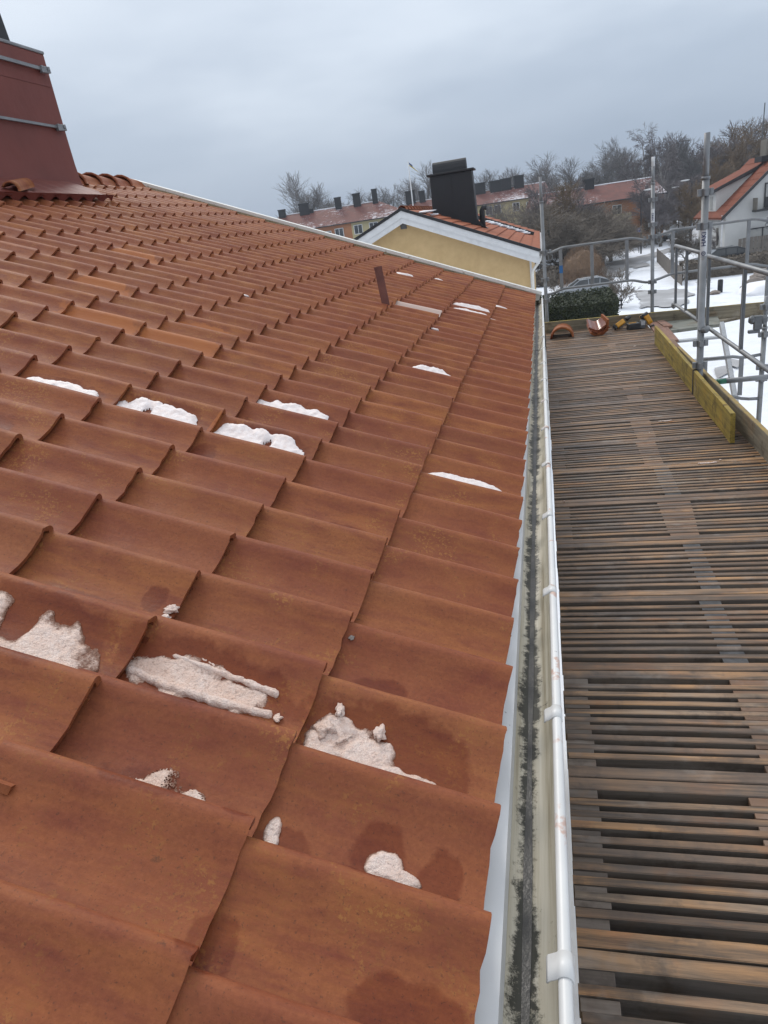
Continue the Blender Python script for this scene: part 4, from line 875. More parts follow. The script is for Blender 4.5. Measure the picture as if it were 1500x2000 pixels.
for j in range(12):
    m=M();s0=.38*j+.1;L=(er-ap_).length
    if s0+.4>L: s0=L-.38
    A=ap_+d*s0+nrm*.004+Y*.1;B=ap_+d*(s0+.39)+nrm*.035+Y*.1
    for k in range(56):
        yk=k*.32;dz=nrm*(.01*(k%2))
        m.add([A+Y*yk+dz*0,B+Y*yk,B+Y*(yk+.30)+nrm*.02,A+Y*(yk+.30)+nrm*.01,B+Y*yk-nrm*.03,B+Y*(yk+.30)-nrm*.03],[(0,1,2,3),(1,4,5,2)])
    part('tile_course',m,'newroof',nb)
for k in range(29):
    m=half_tile((ap_.x,NY+.15+k*.6,ap_.z-.03),(ap_.x,NY+.72+k*.6,ap_.z-.03),.13);part('ridge_tile',m,'clay',nb,True)
pr_=[(-3.15,1.9),(-1.9,.6)]
m=M();m.box((-4.62+.0,NY+.33,.83),(.30,.05,.28));
vp=ony(788,441,NY+.33);m=M();m.box(vp,(.20,.04,.20));part('gable_vent',m,'galvdark',nb)
nc=thing('chimney',None,None);nc.parent=nb;nc.location=-V3(nb.location);ORG[nc]=V3((0,0,0))
for kk in('label','category'):
    if kk in nc: del nc[kk]
CY=26.5;m=M();zt=2.50
m.v=[(-3.70,CY,.9),(-2.10,CY,.4),(-2.10,CY+.75,.4),(-3.70,CY+.75,.9),(-3.66,CY,zt),(-2.17,CY,zt),(-2.17,CY+.7,zt),(-3.66,CY+.7,zt)];m.f=[(0,1,5,4),(1,2,6,5),(2,3,7,6),(3,0,4,7),(4,5,6,7)];part('casing',m,'darkmetal',nc,bevel=.02)
m=M();m.box((-2.915,CY-.006,1.5),(.03,.01,1.9));part('sheet_seam',m,'darkmetal',nc)
m=M();m.box((-2.92,CY+.35,zt+.03),(1.68,.92,.06));part('cap',m,'darkmetal',nc,bevel=.01)
m=M();m.prism([(.24*math.cos(a)+.35,.03+.38*math.sin(a)) for a in np.linspace(0,math.pi,11)],(-3.56,CY,zt+.03),(-2.36,CY,zt+.03),Y,Z);part('hood',m,'darkmetal',nc)
m=M();m.add([(-2.18,CY-.02,.72),(-1.75,CY-.02,.50),(-1.75,CY+.8,.50),(-2.18,CY+.8,.72),(-2.18,CY-.02,.95)],[(0,1,2,3),(0,1,4)]);part('flashing',m,'darkmetal',nc)
m=M();m.tube([(-1.93,CY+.2,.4),(-1.93,CY+.2,1.12),(-1.88,CY+.2,1.22),(-1.76,CY+.2,1.2)],[.10,.10,.09,.085],10);part('vent_pipe',m,'darkmetal',nb,True)
# dark party-wall flashing with snow along its near side
m=M();A=ap_+d*1.4+nrm*.02+Y*9.5;B=ap_+d*4.3+nrm*.02+Y*9.5;m.prism([(-.12,0),(.12,0),(.10,.16),(-.10,.16)],A,B,Y,nrm);part('party_flashing',m,'darkmetal',nb)
m=M()
for i in range(14): p=A.lerp(B,.28+.62*i/13)+Y*(-.35+.1*math.sin(i*2.3))+nrm*.05;m.lump(p,(.19,.22+.1*math.sin(i*1.7),.05),1,.5,i)
part('snow_line',m,'cleansnow',nb,True)
m=M();p=ap_+d*.55+nrm*.05+Y*1.1;m.lump(p,(.42,.5,.045),2,.5,2);m.lump(p+d*.3,(.3,.3,.04),1,.5,5);part('roof_snow',m,'cleansnow',nb,True)
m=M();m.tube([er+V3((.06,-.02,-.1)),er+V3((.06,NL,-.1))],.065,8);part('gutter',m,'white',nb,True)
m=M();P_=er+V3((.03,.1,-.18));m.tube([P_,P_+V3((-.02,0,-.12)),P_+V3((-.26,.15,-.42)),P_+V3((-.28,.15,-.6)),(P_.x-.28,P_.y+.15,GZ+.2)],.045,8);part('downpipe',m,'cream',nb,True)
m=M();m.box((-.27,NY+.30,-3.1),(.06,.06,5.4));part('corner_board',m,'whitewood',nb)
# ------------------------------------------------------------------ far buildings
def window(parent,c,w,h,ax,n,frame='frame',glass='glass',sub=None):
    m=M();ft=.09
    c=V3(c)
    for a,b,ww,hh in((0,h/2,w,ft),(0,-h/2,w,ft),(-w/2,0,ft,h),(w/2,0,ft,h),(0,0,ft*.8,h)):
        p=c+ax*a+Z*b+n*.05;R=Matrix(((ax.x,n.x,0),(ax.y,n.y,0),(0,0,1)));m.box(p,(ww+ft*.98 if hh==ft else ww,.10,hh),R)
    f=part('window',m,frame,parent);m=M();m.box(c+n*.01,(w,.04,h),Matrix(((ax.x,n.x,0),(ax.y,n.y,0),(0,0,1))));part('pane',m,glass,f);return f
def apartments(label,pxa,pxb,D,ze,zr,depth,wallsecs,roofmat,chims,wins,D2=None,hip=False,over=.4,plinth=None):
    D2=D2 or D;A=atd(pxa,400,D);B=atd(pxb,400,D2);A.z=B.z=GZ-.3;ax=(B-A);L=ax.length;ax.normalize();n=V3((ax.y,-ax.x,0))   # n faces the camera
    t=thing('apartment_house',label,'apartment block',tuple(A));bk=-n*depth
    for f0,f1,mt in wallsecs:
        m=M();a=A+ax*L*f0;b=A+ax*L*f1;m.add([a,b,b+bk,a+bk]+[V3((p.x,p.y,ze)) for p in(a,b,b+bk,a+bk)],[(0,1,5,4),(1,2,6,5),(2,3,7,6),(3,0,4,7)]);part('wall',m,mt,t)
    a=A+n*over-ax*over;b=A+ax*(L+over)+n*over;mid=bk*.5-n*over;a.z=b.z=ze-.15;ra=a+mid;rb=b+mid;ra.z=rb.z=zr
    if hip: rb=rb-ax*depth*.45
    c=a+bk-n*2*over+V3((0,0,0));d_=b+bk-n*2*over
    m=M();m.add([a,b,rb,ra,d_,c],[(0,1,2,3),(5,3,2,4),(1,4,2),(0,3,5),(0,5,4,1)]);part('roof',m,roofmat,t)
    m=M();m.tube([a+n*.08,b+n*.08],.09,6);part('gutter',m,'darkmetal',t)
    if roofmat=='snowroof':
        m=M();m.tube([ra+Z*.03,rb+Z*.03],.10,5);part('snowy_ridge',m,'cleansnow',t)
    for px,pw,ph in chims:
        f=(px-pxa)/(pxb-pxa);p=ra.lerp(rb,max(0,min(1,f)));p=p+n*.4;s=pw*D/CF;hh=ph*D/CF;m=M();m.box(p+Z*(hh*.5-.5),(s,s*.8,hh+1.0),Matrix(((ax.x,n.x,0),(ax.y,n.y,0),(0,0,1))));m.box(p+Z*(hh+.03),(s*1.12,s*.92,.16),Matrix(((ax.x,n.x,0),(ax.y,n.y,0),(0,0,1))));part('chimney',m,'darkmetal',t,label='black sheet-metal chimney')
    for px,py,w_,h_ in wins:
        # intersect with the facade plane
        d=ray(px,py);k=(A-CAM).dot(n)/d.dot(n);p=CAM+d*k;window(t,p,w_,h_,ax,n)
    if plinth:
        m=M();a=A+n*.06;b=A+ax*L+n*.06;m.add([a,b,V3((b.x,b.y,plinth)),V3((a.x,a.y,plinth))],[(0,1,2,3)]);part('plinth',m,'greyplaster',t)
    return t,A,ax,n,L
apartments('long apartment block with snow-dusted roof, orange then yellow walls, far left',535,800,104,3.0,5.45,11,((0,.548,'orangeplaster'),(.548,1,'yellowplaster')),'snowroof',((547,14,10),(606,20,15),(623,9,3),(695,13,17),(744,15,19),(791,11,22)),((663,455,1.25,1.25),(700,448,1.25,1.25),(640,461,1.25,1.25),(730,443,1.25,1.25)),hip=True)
apartments('yellow apartment block whose snowy roof shows behind the black chimney',806,1075,118,2.9,5.0,11,((0,1,'yellowplaster'),),'snowroof',((805,11,20),(815,9,21),(833,12,17),(947,20,15),(977,22,15),(998,20,16),(1023,19,18)),((955,412,1.1,1.3),(972,409,1.1,1.3),(1008,404,1.1,1.3),(1035,402,1.1,1.3)))
t,A,ax,n,L=apartments('orange apartment block with balconies behind the bare trees',1058,1296,97,.55,2.75,11,((0,.72,'orangeplaster'),(.72,1,'orangeplaster')),'snowroof',((1170,19,13),),((1205,412,1.2,1.5),(1203,446,1.2,1.5),(1150,424,1.2,1.5),(1120,430,1.2,1.5),(1265,402,1.2,1.4),(1268,438,1.2,1.4),(1117,485,.9,.5),(1133,483,.9,.5)),plinth=-5.3)
for px,py in((1210,424),(1212,464)):
    d=ray(px,py);k=(A-CAM).dot(n)/d.dot(n);p=CAM+d*k;m=M();m.box(p+n*.6,(2.6,1.2,.85),Matrix(((ax.x,n.x,0),(ax.y,n.y,0),(0,0,1))));part('balcony',m,'yellowplaster',t)
# ------------------------------------------------------------------ white house on the right
wh=thing('house','white house with steep red roof, dormer and black balcony door','house',(16.3,71.5,GZ),rz=math.radians(4))
W_,D_,EH,RH=9.2,8.4,4.25,8.45
m=M();m.v=[(0,0,-1),(W_,0,-1),(W_,D_,-1),(0,D_,-1),(0,0,EH),(W_,0,EH),(W_,D_,EH),(0,D_,EH),(W_/2,0,RH-.1),(W_/2,D_,RH-.1)];m.f=[(0,1,5,8,4),(1,2,6,5),(3,7,9,6,2),(0,4,7,3),(4,8,9,7),(5,6,9,8)];part('wall',m,'whiteplaster',wh)
sx_=(RH-EH)/(W_/2)
for s in(-1,1):
    e0=(W_/2+s*(W_/2+.45),-.35,EH-.45*sx_+.05);e1=(W_/2+s*(W_/2+.45),D_+.35,EH-.45*sx_+.05);r0=(W_/2,-.35,RH+.05);r1=(W_/2,D_+.35,RH+.05)
    P=[V3(p) for p in(e0,e1,r1,r0)];u=V3((0,0,.16));m=M();m.add(P+[p+u for p in P],[(0,1,2,3),(4,7,6,5),(0,3,7,4),(1,5,6,2),(0,4,5,1)]);part('roof',m,'hroof',wh)
    m=M();m.add([V3(e0)+V3((0,-.05,-.12)),V3(r0)+V3((0,-.05,-.12)),V3(r0)+V3((0,-.05,.2)),V3(e0)+V3((0,-.05,.2)),V3(e0)+V3((0,.0,-.12)),V3(r0)+V3((0,.0,-.12)),V3(r0)+V3((0,.0,.2)),V3(e0)+V3((0,.0,.2))],[(0,1,2,3),(4,7,6,5),(3,2,6,7),(0,4,5,1)]);part('verge_board',m,'darkframe',wh)
    if s<0:
        for j in range(10):   # tile courses as raised lips
            f=j/10;a=V3(e0).lerp(V3(r0),f)+u;b=V3(e1).lerp(V3(r1),f)+u;m=M();m.tube([a,b],.035,4);part('tile_course',m,'hroof',wh)
# dormer on the left slope
dm=M();dx0,dx1,dy0,dy1=.05,3.6,3.2,7.6;dzt=EH+2.35
dm.v=[(dx0,dy0,EH+.2),(dx0,dy1,EH+.2),(dx0,dy1,dzt-.35),(dx0,dy0,dzt-.35),(dx1,dy0,EH+3.3),(dx1,dy1,EH+3.3)];dm.f=[(0,3,2,1),(0,4,3),(1,2,5)];part('dormer_wall',dm,'whiteplaster',wh)
m=M();m.add([(dx0-.4,dy0-.25,dzt-.42),(dx0-.4,dy1+.25,dzt-.42),(dx1+.35,dy1+.25,EH+3.62),(dx1+.35,dy0-.25,EH+3.62),(dx0-.4,dy0-.25,dzt-.22),(dx0-.4,dy1+.25,dzt-.22),(dx1+.35,dy1+.25,EH+3.8),(dx1+.35,dy0-.25,EH+3.8)],[(0,1,2,3),(4,7,6,5),(0,4,5,1),(2,6,7,3)]);part('dormer_roof',m,'hroof',wh)
m=M();m.add([(dx0-.4,dy0-.27,dzt-.5),(dx1+.3,dy0-.27,EH+3.52),(dx1+.3,dy0-.27,EH+3.84),(dx0-.4,dy0-.27,dzt-.2)],[(0,1,2,3)]);part('dormer_verge',m,'darkframe',wh)
ORG[wh]=None
nF=V3((0,-1,0))
def lw(c,w,h,axv,nv,fr='darkframe',gl='curtain'):
    return window(wh,c,w,h,axv,nv,fr,gl)
m=M();m.box((.03,4.6,EH+1.0),(.06,.7,1.1));part('dormer_window',m,'curtain',wh)
lw((4.05,-.03,EH+1.15),1.75,1.9,X,nF);m=M();m.box((4.05,-.14,EH+.55),(1.7,.06,.9));part('balcony_door_panel',m,'darkframe',wh)
m=M();m.box((3.9,-.55,EH-.02),(3.4,1.1,.16));part('balcony',m,'darkframe',wh)
for xx in(2.25,):
    m=M();m.box((xx,-.55,EH+.55),(.05,1.05,1.0));part('balcony_screen',m,'greyplaster',wh)
lw((3.15,-.03,EH-2.35),2.3,1.7,X,nF,'darkframe','curtain')
m=M();m.box((-.03,2.2,EH-1.9),(.06,.5,1.5));part('side_window',m,'greyplaster',wh)
m=M();m.box((-.28,-.0,EH/2),(.1,.1,EH));part('downpipe',m,'whitewood',wh)
cm=M();cm.box((W_/2-.25,3.0,RH+.7),(1.0,1.5,1.6));part('chimney',cm,'greyplaster',wh);cm=M();cm.box((W_/2-.5,3.0,RH-.05),(1.3,1.8,.45));part('chimney_flashing',cm,'darkmetal',wh)
cm=M();cm.tube([(W_/2-.2,5.2,RH),(W_/2-.1,5.2,RH+4.6)],.05,5);part('antenna',cm,'galvdark',wh)
# ------------------------------------------------------------------ trees
def branch_tree(seed,H,spread=.5,levels=5,kids=(4,4,4,5),trunk=.22,first=.28,droop=0.,up=.35,twr=.016,ratio=.66,mult=1):
    q=random.Random(seed);T=M();Cm=M();nrng=q
    def seg(P,d,L,r,lv):
        n=4 if lv<2 else (3 if lv<4 else 2);pts=[P];dd=d.copy()
        for i in range(n):
            j=V3((q.gauss(0,1),q.gauss(0,1),q.gauss(0,1)))*(.10+.05*lv);dd=(dd+j*.55+Z*(up*.22 if lv<3 else up*.10-droop*.35*(lv-2)*.5)).normalized();pts.append(pts[-1]+dd*(L/n))
        rads=[r*(1-.5*i/n) for i in range(n+1)]
        (T if lv<=1 else Cm).tube(pts,rads,6 if lv==0 else (5 if lv==1 else 3),False)
        if lv>=levels: return
        nk=kids[min(lv,len(kids)-1)]
        for i in range(nk):
            f=(first if lv==0 else .22)+(1-(first if lv==0 else .22))*(i+q.random())/nk;f=min(f,.98);k=f*n;j=min(int(k),n-1);p=pts[j].lerp(pts[j+1],k-j);ax=(pts[j+1]-pts[j]).normalized()
            a=q.uniform(0,2*math.pi);u=ax.cross(V3((.31,.77,.2))).normalized();w_=ax.cross(u);sd=u*math.cos(a)+w_*math.sin(a)
            ang=spread*q.uniform(.7,1.35);nd=(ax*math.cos(ang)+sd*math.sin(ang)).normalized();LL=L*ratio*q.uniform(.75,1.15)*(1.05-.45*f if lv==0 else 1)
            seg(p,nd,LL,max(twr,rads[j]*.55),lv+1)
        if lv<levels: seg(pts[-1],dd,L*ratio*.9,max(twr,rads[-1]*.9),lv+1)
    seg(V3((0,0,-.3)),V3((q.gauss(0,.04),q.gauss(0,.04),1)).normalized(),H*.42,trunk,0)
    zmax=max(v[2] for v in Cm.v);k=H/zmax
    for mm in(T,Cm): mm.v=[(a*k,b*k,c*k) for a,b,c in mm.v]
    return T,Cm
VAR={}
for nm,(H,kw,tb_,tw_) in {'oak':(15,dict(spread=.62,kids=(6,5,5,4,4),levels=5,up=.30,twr=.018,trunk=.28),'bark','twiggrey'),
  'elm':(16,dict(spread=.42,kids=(5,5,5,5,3),levels=5,up=.5,twr=.018,trunk=.26,first=.2),'bark','twiggrey'),
  'round':(9,dict(spread=.75,kids=(7,6,5,5,4),levels=5,up=.22,twr=.014,trunk=.24,first=.12,ratio=.70),'bark','twig'),
  'dark':(14,dict(spread=.5,kids=(6,5,5,5,4),levels=5,up=.4,twr=.024,trunk=.25,first=.2),'bark','twigpurple'),
  'birch':(18,dict(spread=.45,kids=(9,5,5,4,3),levels=5,up=.35,droop=.8,twr=.013,trunk=.2,first=.25,ratio=.5),'birchbark','twigpurple'),
  'tan':(13,dict(spread=.5,kids=(6,5,5,5,4),levels=5,up=.4,twr=.022,trunk=.22,first=.15),'bark','twigtan'),
  'shrub':(2.2,dict(spread=.7,kids=(6,5,4),levels=4,up=.3,twr=.008,trunk=.03,first=.1),'twig','twig')}.items():
    for s in range(2 if nm!='shrub' else 1):
        T,Cm=branch_tree(hash(nm)%1 +s*17+len(nm)*31,H,**kw);VAR[nm,s]=(T.mesh('trunk',MT[tb_]),Cm.mesh('crown',MT[tw_]),H)
XS={'oak':1.75,'elm':1.75,'dark':1.7,'birch':1.5,'tan':1.6,'round':1.9}
def tree(nm,s,label,loc,h,rz,sc=1.,name='bare_tree',group='bare winter trees',cat='tree'):
    tm,cm,H=VAR[nm,s%(2 if nm!='shrub' else 1)];k=h/H;t=bpy.data.objects.new(name,None);COL.objects.link(t);t.location=loc;t.rotation_euler=(0,0,rz);t.scale=(k*sc*XS.get(nm,1),k*sc*XS.get(nm,1),k)
    tag(t,label,cat,group)
    for n_,me in(('trunk',tm),('crown',cm)): o=bpy.data.objects.new(n_,me);COL.objects.link(o);o.parent=t
    return t
def tree_px(nm,s,label,px,pytop,D,sc=1.,**k):
    top=atd(px,pytop,D);g_=groundh(top.x,top.y);return tree(nm,s,label,(top.x,top.y,g_),top.z-g_,random.uniform(0,6.3),sc,**k)
for i,(nm,s,lb,px,py,D,sc) in enumerate([
 ('elm',0,'tallest bare tree at the far left, alone against the sky',588,331,128,.8),('oak',1,'spreading bare tree right beside the lone tall tree',612,368,132,.75),('oak',0,'small rounded bare tree at the right foot of the lone tall tree',636,386,136,.8),
 ('oak',1,'leftmost low bare tree above the snow-dusted roof',683,368,140,.8),('elm',1,'low bare tree between two roof chimneys of the left block',712,374,140,.8),('oak',0,'rounded bare tree behind the second block chimney from its right',752,352,138,.7),
 ('oak',1,'wide bare tree left of the flagpole',785,350,136,.75),('elm',0,'bare tree right behind the flag, touching the black chimney',822,312,130,.75),
 ('elm',1,'bare tree just right of the black chimney',962,326,140,.7),('oak',0,'small bare tree left of the large rounded one',990,330,142,.7),('oak',1,'large rounded bare tree above the middle roofs, leftmost of two',1050,297,135,.85),('elm',0,'rounded bare tree, rightmost of two above the middle roofs',1122,303,132,.8),
 ('elm',1,'grey bare tree at the left foot of the wooded rise',1182,290,135,.75),('elm',0,'grey bare tree left of the tall birch',1215,262,140,.7),
 ('birch',0,'tallest drooping birch behind the white-tipped pole',1308,226,120,.8),('birch',1,'slimmer drooping birch left of the tallest one',1250,250,124,.75),
 ('dark',0,'dark purplish tree left of the thick pole',1340,278,128,.9),('dark',1,'dark rounded tree right of the thick pole top',1408,238,132,.9),
 ('tan',0,'yellow-brown bare tree left of the white house chimney',1440,244,112,.9),('tan',1,'pale tan bare tree at the right border',1492,222,118,.9),
 ('dark',1,'dark tree filling the slope behind the birches',1285,290,150,1.0),('dark',0,'dark tree low on the slope between birches and thick pole',1320,305,140,1.0),('dark',1,'dark tree behind the thick pole',1372,285,142,1.0),
 ('tan',0,'brownish tree low behind the dormer of the white house',1400,300,98,.9),('tan',1,'brownish thicket tree left of the white house',1352,350,92,.9),('oak',0,'grey tree behind the orange block roof',1240,300,145,1.0),
 ('dark',0,'dark tree rising just behind the orange block at its left',1150,330,140,1.0),('dark',1,'dark tree at the right border behind the tan one',1470,262,140,1.0),('tan',1,'brown tree between street lamp and birch stem',1285,372,95,.8),('dark',1,'dark tree left of the orange block chimney',1095,335,138,1.),
 ('round',0,'broad low thick-stemmed tree before the orange block, leftmost of the yard trees',1108,372,70,1.15),('round',1,'broad low tree in the yard, centre of the row',1172,385,76,1.05),('round',0,'forked low tree in the yard, rightmost of the row',1190,392,80,.85),
 ('round',1,'small bare tree behind the garden fence',1340,440,70,.8),('round',0,'thin bare tree hiding the corner of the yellow block',965,392,95,.8),('round',1,'bare bush-like tree between neighbour roof and left pole',1020,385,88,1.),
 ('birch',1,'slim young tree before the white house wall',1396,440,64,.6),
 ('dark',0,'tall dark-crowned tree before the left end of the orange block',1072,345,88,.6),('tan',1,'brownish tree before the orange block roof, left of the yard trees',1088,352,84,.9),('dark',1,'dense tree hiding the middle of the orange block',1140,345,86,1.),('dark',1,'dark tree at the right corner of the orange block',1292,330,90,.8),
 ('oak',0,'tall grey tree above the orange block, left of the birches',1230,285,128,1.),('dark',0,'tall dark tree between the two birches',1275,262,130,.8),('elm',1,'tall grey tree right of the tallest birch',1352,262,126,.8),('dark',0,'dark tree against the dormer of the white house',1385,272,110,1.),('tan',0,'tan tree behind the white house ridge',1460,262,104,.9),('elm',0,'grey tree behind the middle roofs, right of the black chimney',1010,322,130,.9),('oak',0,'grey tree touching the top of the leftmost pole',1078,312,128,.9),('dark',1,'dark tree before the yellow block behind the vent pipe',985,385,100,.7)]):
    tree_px(nm,s,lb,px,py,D,sc)
for i,(lb,px,pyb,h,sc) in enumerate([('bare twiggy shrub right of the dark hedge',1212,606,2.6,1.1),('second bare shrub by the hedge, taller and thinner',1190,600,2.2,.8),('small shrub between hedge and silver car',1182,570,2.0,.9),('snow-flecked shrub left of the silver car',1085,572,1.9,1.3),('twiggy shrub below the garden wall of the white house',1376,566,1.3,1.),('bare hedge shrub against the white house wall, left',1412,506,2.4,1.6),('bare hedge shrub against the white house wall, middle',1436,502,2.4,1.6),('bare hedge shrub against the white house wall, right',1462,500,2.4,1.6)]):
    p=onz(px,pyb,GZ);tree('shrub',0,lb,(p.x,p.y,groundh(p.x,p.y)),h,i*1.3,sc,'bare_shrub','bare shrubs','shrub')
# clipped hedges made of many small leaves over a dark core
def leafy(name,label,c,d,n,mat,lf,cat,rz=0.,seed=0,dome=False,vert=False,core='hedge'):
    q=np.random.default_rng(seed);t=thing(name,label,cat,tuple(c),rz=rz);ORG[t]=None;k=M()
    if not dome: k.box((0,0,d[2]*.47),(d[0]*.93,d[1]*.9,d[2]*.93))
    else: k.lump((0,0,d[2]*.45),(d[0]*.40,d[1]*.40,d[2]*.48),2,.2,seed)
    part('core',k,core,t);m=M()
    for i in range(n):
        if dome:
            u=q.normal(size=3);u/=np.linalg.norm(u);u[2]=abs(u[2]);rr=q.uniform(.78,1.08);p=V3((u[0]*d[0]/2*rr,u[1]*d[1]/2*rr,.1+u[2]*d[2]*.95*rr))
        else:
            p=V3([q.uniform(-.5,.5)*d[0],q.uniform(-.5,.5)*d[1],q.uniform(0,1)*d[2]]);f=q.integers(0,5)
            if f==0: p.z=d[2]
            elif f in(1,2): p.y=-d[1]/2
            elif f==3: p.x=d[0]/2
            else: p.x=-d[0]/2
            p+=V3(q.normal(size=3)*.05)
        a=V3(q.normal(size=3)).normalized();b=a.cross(V3(q.normal(size=3))).normalized()
        if vert: a=(Z+V3(q.normal(size=3))*.18).normalized();b=a.cross(V3(q.normal(size=3))).normalized()*.12
        s=lf*q.uniform(.6,1.4);m.add([p-a*s*(.6),p+b*s*.45,p+a*s,p-b*s*.45],[(0,1,2,3)])
    part('foliage',m,mat,t);return t
p0,p1=onz(1062,640,GZ+.2),onz(1200,640,GZ+.2);hc=(p0+p1)/2
ha,hb=onz(1072,576,GZ+2.3),onz(1180,562,GZ+2.3);hx=(ha+hb)/2
leafy('hedge','dark green clipped hedge below the scaffold end',(hx.x-.25,hx.y-2.6,GZ),(hb.x-ha.x+.9,5.6,2.3),16000,'hedge',.075,'hedge',seed=1)
p=onz(1138,556,GZ);leafy('dry_bush','dense rust-brown upright bush behind the silver car',(p.x,p.y,GZ),(4.1,3.6,3.4),9000,'reed',.20,'bush',seed=2,dome=True,vert=True,core='reed')
p=onz(1075,556,GZ);leafy('dry_bush','flattened brown bush left of the silver car',(p.x,p.y,GZ),(3.8,3.,1.6),3000,'twig',.16,'bush',seed=4,dome=True,core='twig')
p=onz(1440,532,GZ);leafy('garden_bank','low brown hedge bank under the dark car',(p.x+.5,p.y-1.,GZ-.1),(10.,1.2,1.5),5000,'twig',.10,'hedge',seed=5,core='twig')
# ------------------------------------------------------------------ cars
def car(label,loc,rz,paint,seed=0):
    t=thing('parked_car',label,'car',loc,rz=rz);ORG[t]=None
    body=[(-2.15,.35),(-2.2,.62),(-2.12,.82),(-1.1,.95),(-.95,.98),(1.75,1.0),(2.1,.92),(2.15,.5),(2.1,.3),(-2.1,.28)]
    m=M();m.prism(body,(0,-.85,0),(0,.85,0),X,Z);part('body',m,paint,t,bevel=.06)
    cab=[(-1.15,.95),(-.45,1.40),(.1,1.48),(1.1,1.46),(1.75,1.22),(2.0,.98)]
    m=M();A,B=[],[]
    for y,k in((-.82,1),(-.60,0),(.60,0),(.82,1)):
        pass
    vs=[];nC=len(cab)
    for y0,f in((-.82,0),(.82,0)):
        for x,z in cab: yy=y0*(1-.22*(z-.95)/.5);vs.append((x,yy,z))
    fs=[tuple(range(nC)),tuple(range(nC,2*nC))[::-1]]+[(i,i+nC,i+1+nC,i+1) for i in range(nC-1)]
    m.add(vs,fs);part('cabin_glass',m,'glass',t)
    m=M();rf=[(-.42,1.41),(.1,1.49),(1.1,1.47),(1.7,1.25)]
    vs=[(x,s*(.82*(1-.22*(z-.95)/.5)+.01),z+.012) for s in(-1,1) for x,z in rf];n4=len(rf);m.add(vs,[(i,i+1,i+1+n4,i+n4) for i in range(n4-1)]);part('roof_panel',m,paint,t)
    for s in(-1,1):
        for x0,z0,x1,z1 in((-1.13,.96,-.42,1.41),(.25,.96,.25,1.48),(1.1,.97,1.15,1.46),(1.98,.99,1.7,1.25),(-.42,1.42,1.1,1.47),(1.1,1.47,1.7,1.25)):
            f=lambda z:s*(.82*(1-.22*(z-.95)/.5)+.012);m=M();m.tube([(x0,f(z0),z0),(x1,f(z1),z1)],.035,4);part('pillar',m,paint,t)
        for x in(-1.35,1.3):
            m=M();m.tube([(x,s*.66,.32),(x,s*.87,.32)],.32,16);w_=part('wheel',m,'tyre',t);m=M();m.tube([(x,s*.80,.32),(x,s*.885,.32)],.20,12);part('rim',m,'alu',w_)
        m=M();m.lump((-2.05,s*.6,.70),(.10,.2,.09),1,.1,1);part('headlight',m,'label',t);m=M();m.lump((2.05,s*.65,.78),(.10,.15,.12),1,.1,1);part('tail_light',m,'redmetal',t)
        m=M();m.lump((-.75,s*.95,1.0),(.08,.11,.07),1,.1,1);part('mirror',m,paint,t)
    return t
p=onz(1143,600,GZ);p=onz(1140,578,GZ);car('silver estate car parked behind the dark hedge',(p.x,p.y-1.,GZ),math.radians(5),'carsilver')
p=onz(1432,545,GZ);car('dark car parked before the white house',(p.x+.2,p.y+5.5,GZ+.5),math.radians(3),'cardark')
p=onz(1072,524,GZ);car('snow-covered pale car between bush and left pole',(p.x,p.y+2,GZ),math.radians(12),'carwhite')
p=onz(1320,470,GZ);car('dark car far up the street left of the thick pole',(p.x,p.y,GZ+.1),math.radians(30),'cardark')
# ------------------------------------------------------------------ fences, lamps, sign, flagpole, stones
def slat_fence(label,A,B,h,board=.16,gap=.04):
    A,B=V3(A),V3(B);t=thing('board_fence',label,'fence',tuple(A));d=(B-A);L=d.length;d.normalize();n_=d.cross(Z);k=0;s=0.;R=Matrix(((d.x,n_.x,0),(d.y,n_.y,0),(0,0,1)))
    while s<L:
        p=A+d*s;m=M();m.box((p.x,p.y,groundh(p.x,p.y)+h/2),(board,.03,h*(1+.03*math.sin(k*7))),R);part('fence_board',m,'fence',t);s+=board+gap;k+=1
    for zz in(.3,.8):
        m=M();m.tube([A+Z*(h*zz)-n_*.03,B+Z*(h*zz)-n_*.03],.04,4);part('fence_rail',m,'fence',t)
    return t
A=onz(1283,512,GZ);B=onz(1332,560,GZ);slat_fence('grey board fence along the snowy street beside the middle pole',A,B,1.35,.28,.05)
A=onz(1455,520,GZ);B=onz(1500,512,GZ);slat_fence('grey-brown board fence before the white house at the right border',A+V3((0,2,0)),B+V3((1.5,2,0)),2.2,.30,.05)
def lamp(label,px,py,D,h=None,arm=-1.1):
    top=atd(px,py,D);b_=V3((top.x,top.y,groundh(top.x,top.y)));t=thing('street_lamp',label,'street lamp',tuple(b_));m=M();m.tube([b_,b_+Z*((top.z-b_.z)*.55),V3((top.x,top.y,top.z-.3)),top+V3((arm*.4,0,0))],[.10,.08,.06,.05],8);part('pole',m,'darkmetal',t,True)
    m=M();m.lump(top+V3((arm*.9,0,.03)),(.62,.22,.10),2,.1,1);part('lamp_head',m,'label',t,True);return t
lamp('street lamp in front of the orange block',1252,373,84,arm=1.)
lamp('street lamp farther off with a bright white head, near the thick pole',1352,351,92,arm=-1.)
lamp('small far street lamp head left of the bright one',1327,365,110,arm=-.6)
st=thing('parking_sign','small blue street sign on a post by the orange block','sign',tuple(onz(1247,478,GZ)));p=atd(1248,450,88);m=M();m.box(p,(.5,.05,.5));part('sign_face',m,'signblue',st);m=M();m.tube([(p.x,p.y+.06,GZ),(p.x,p.y+.06,p.z+.5)],.05,6);part('post',m,'darkmetal',st)
m=M();m.prism([(-.09,-.15),(-.04,-.15),(-.04,-.025),(.06,-.025),(.09,.05),(.06,.15),(-.09,.15)],p+V3((0,-.03,0)),p+V3((0,-.035,0)),X,Z);part('white_symbol',m,'label',st)
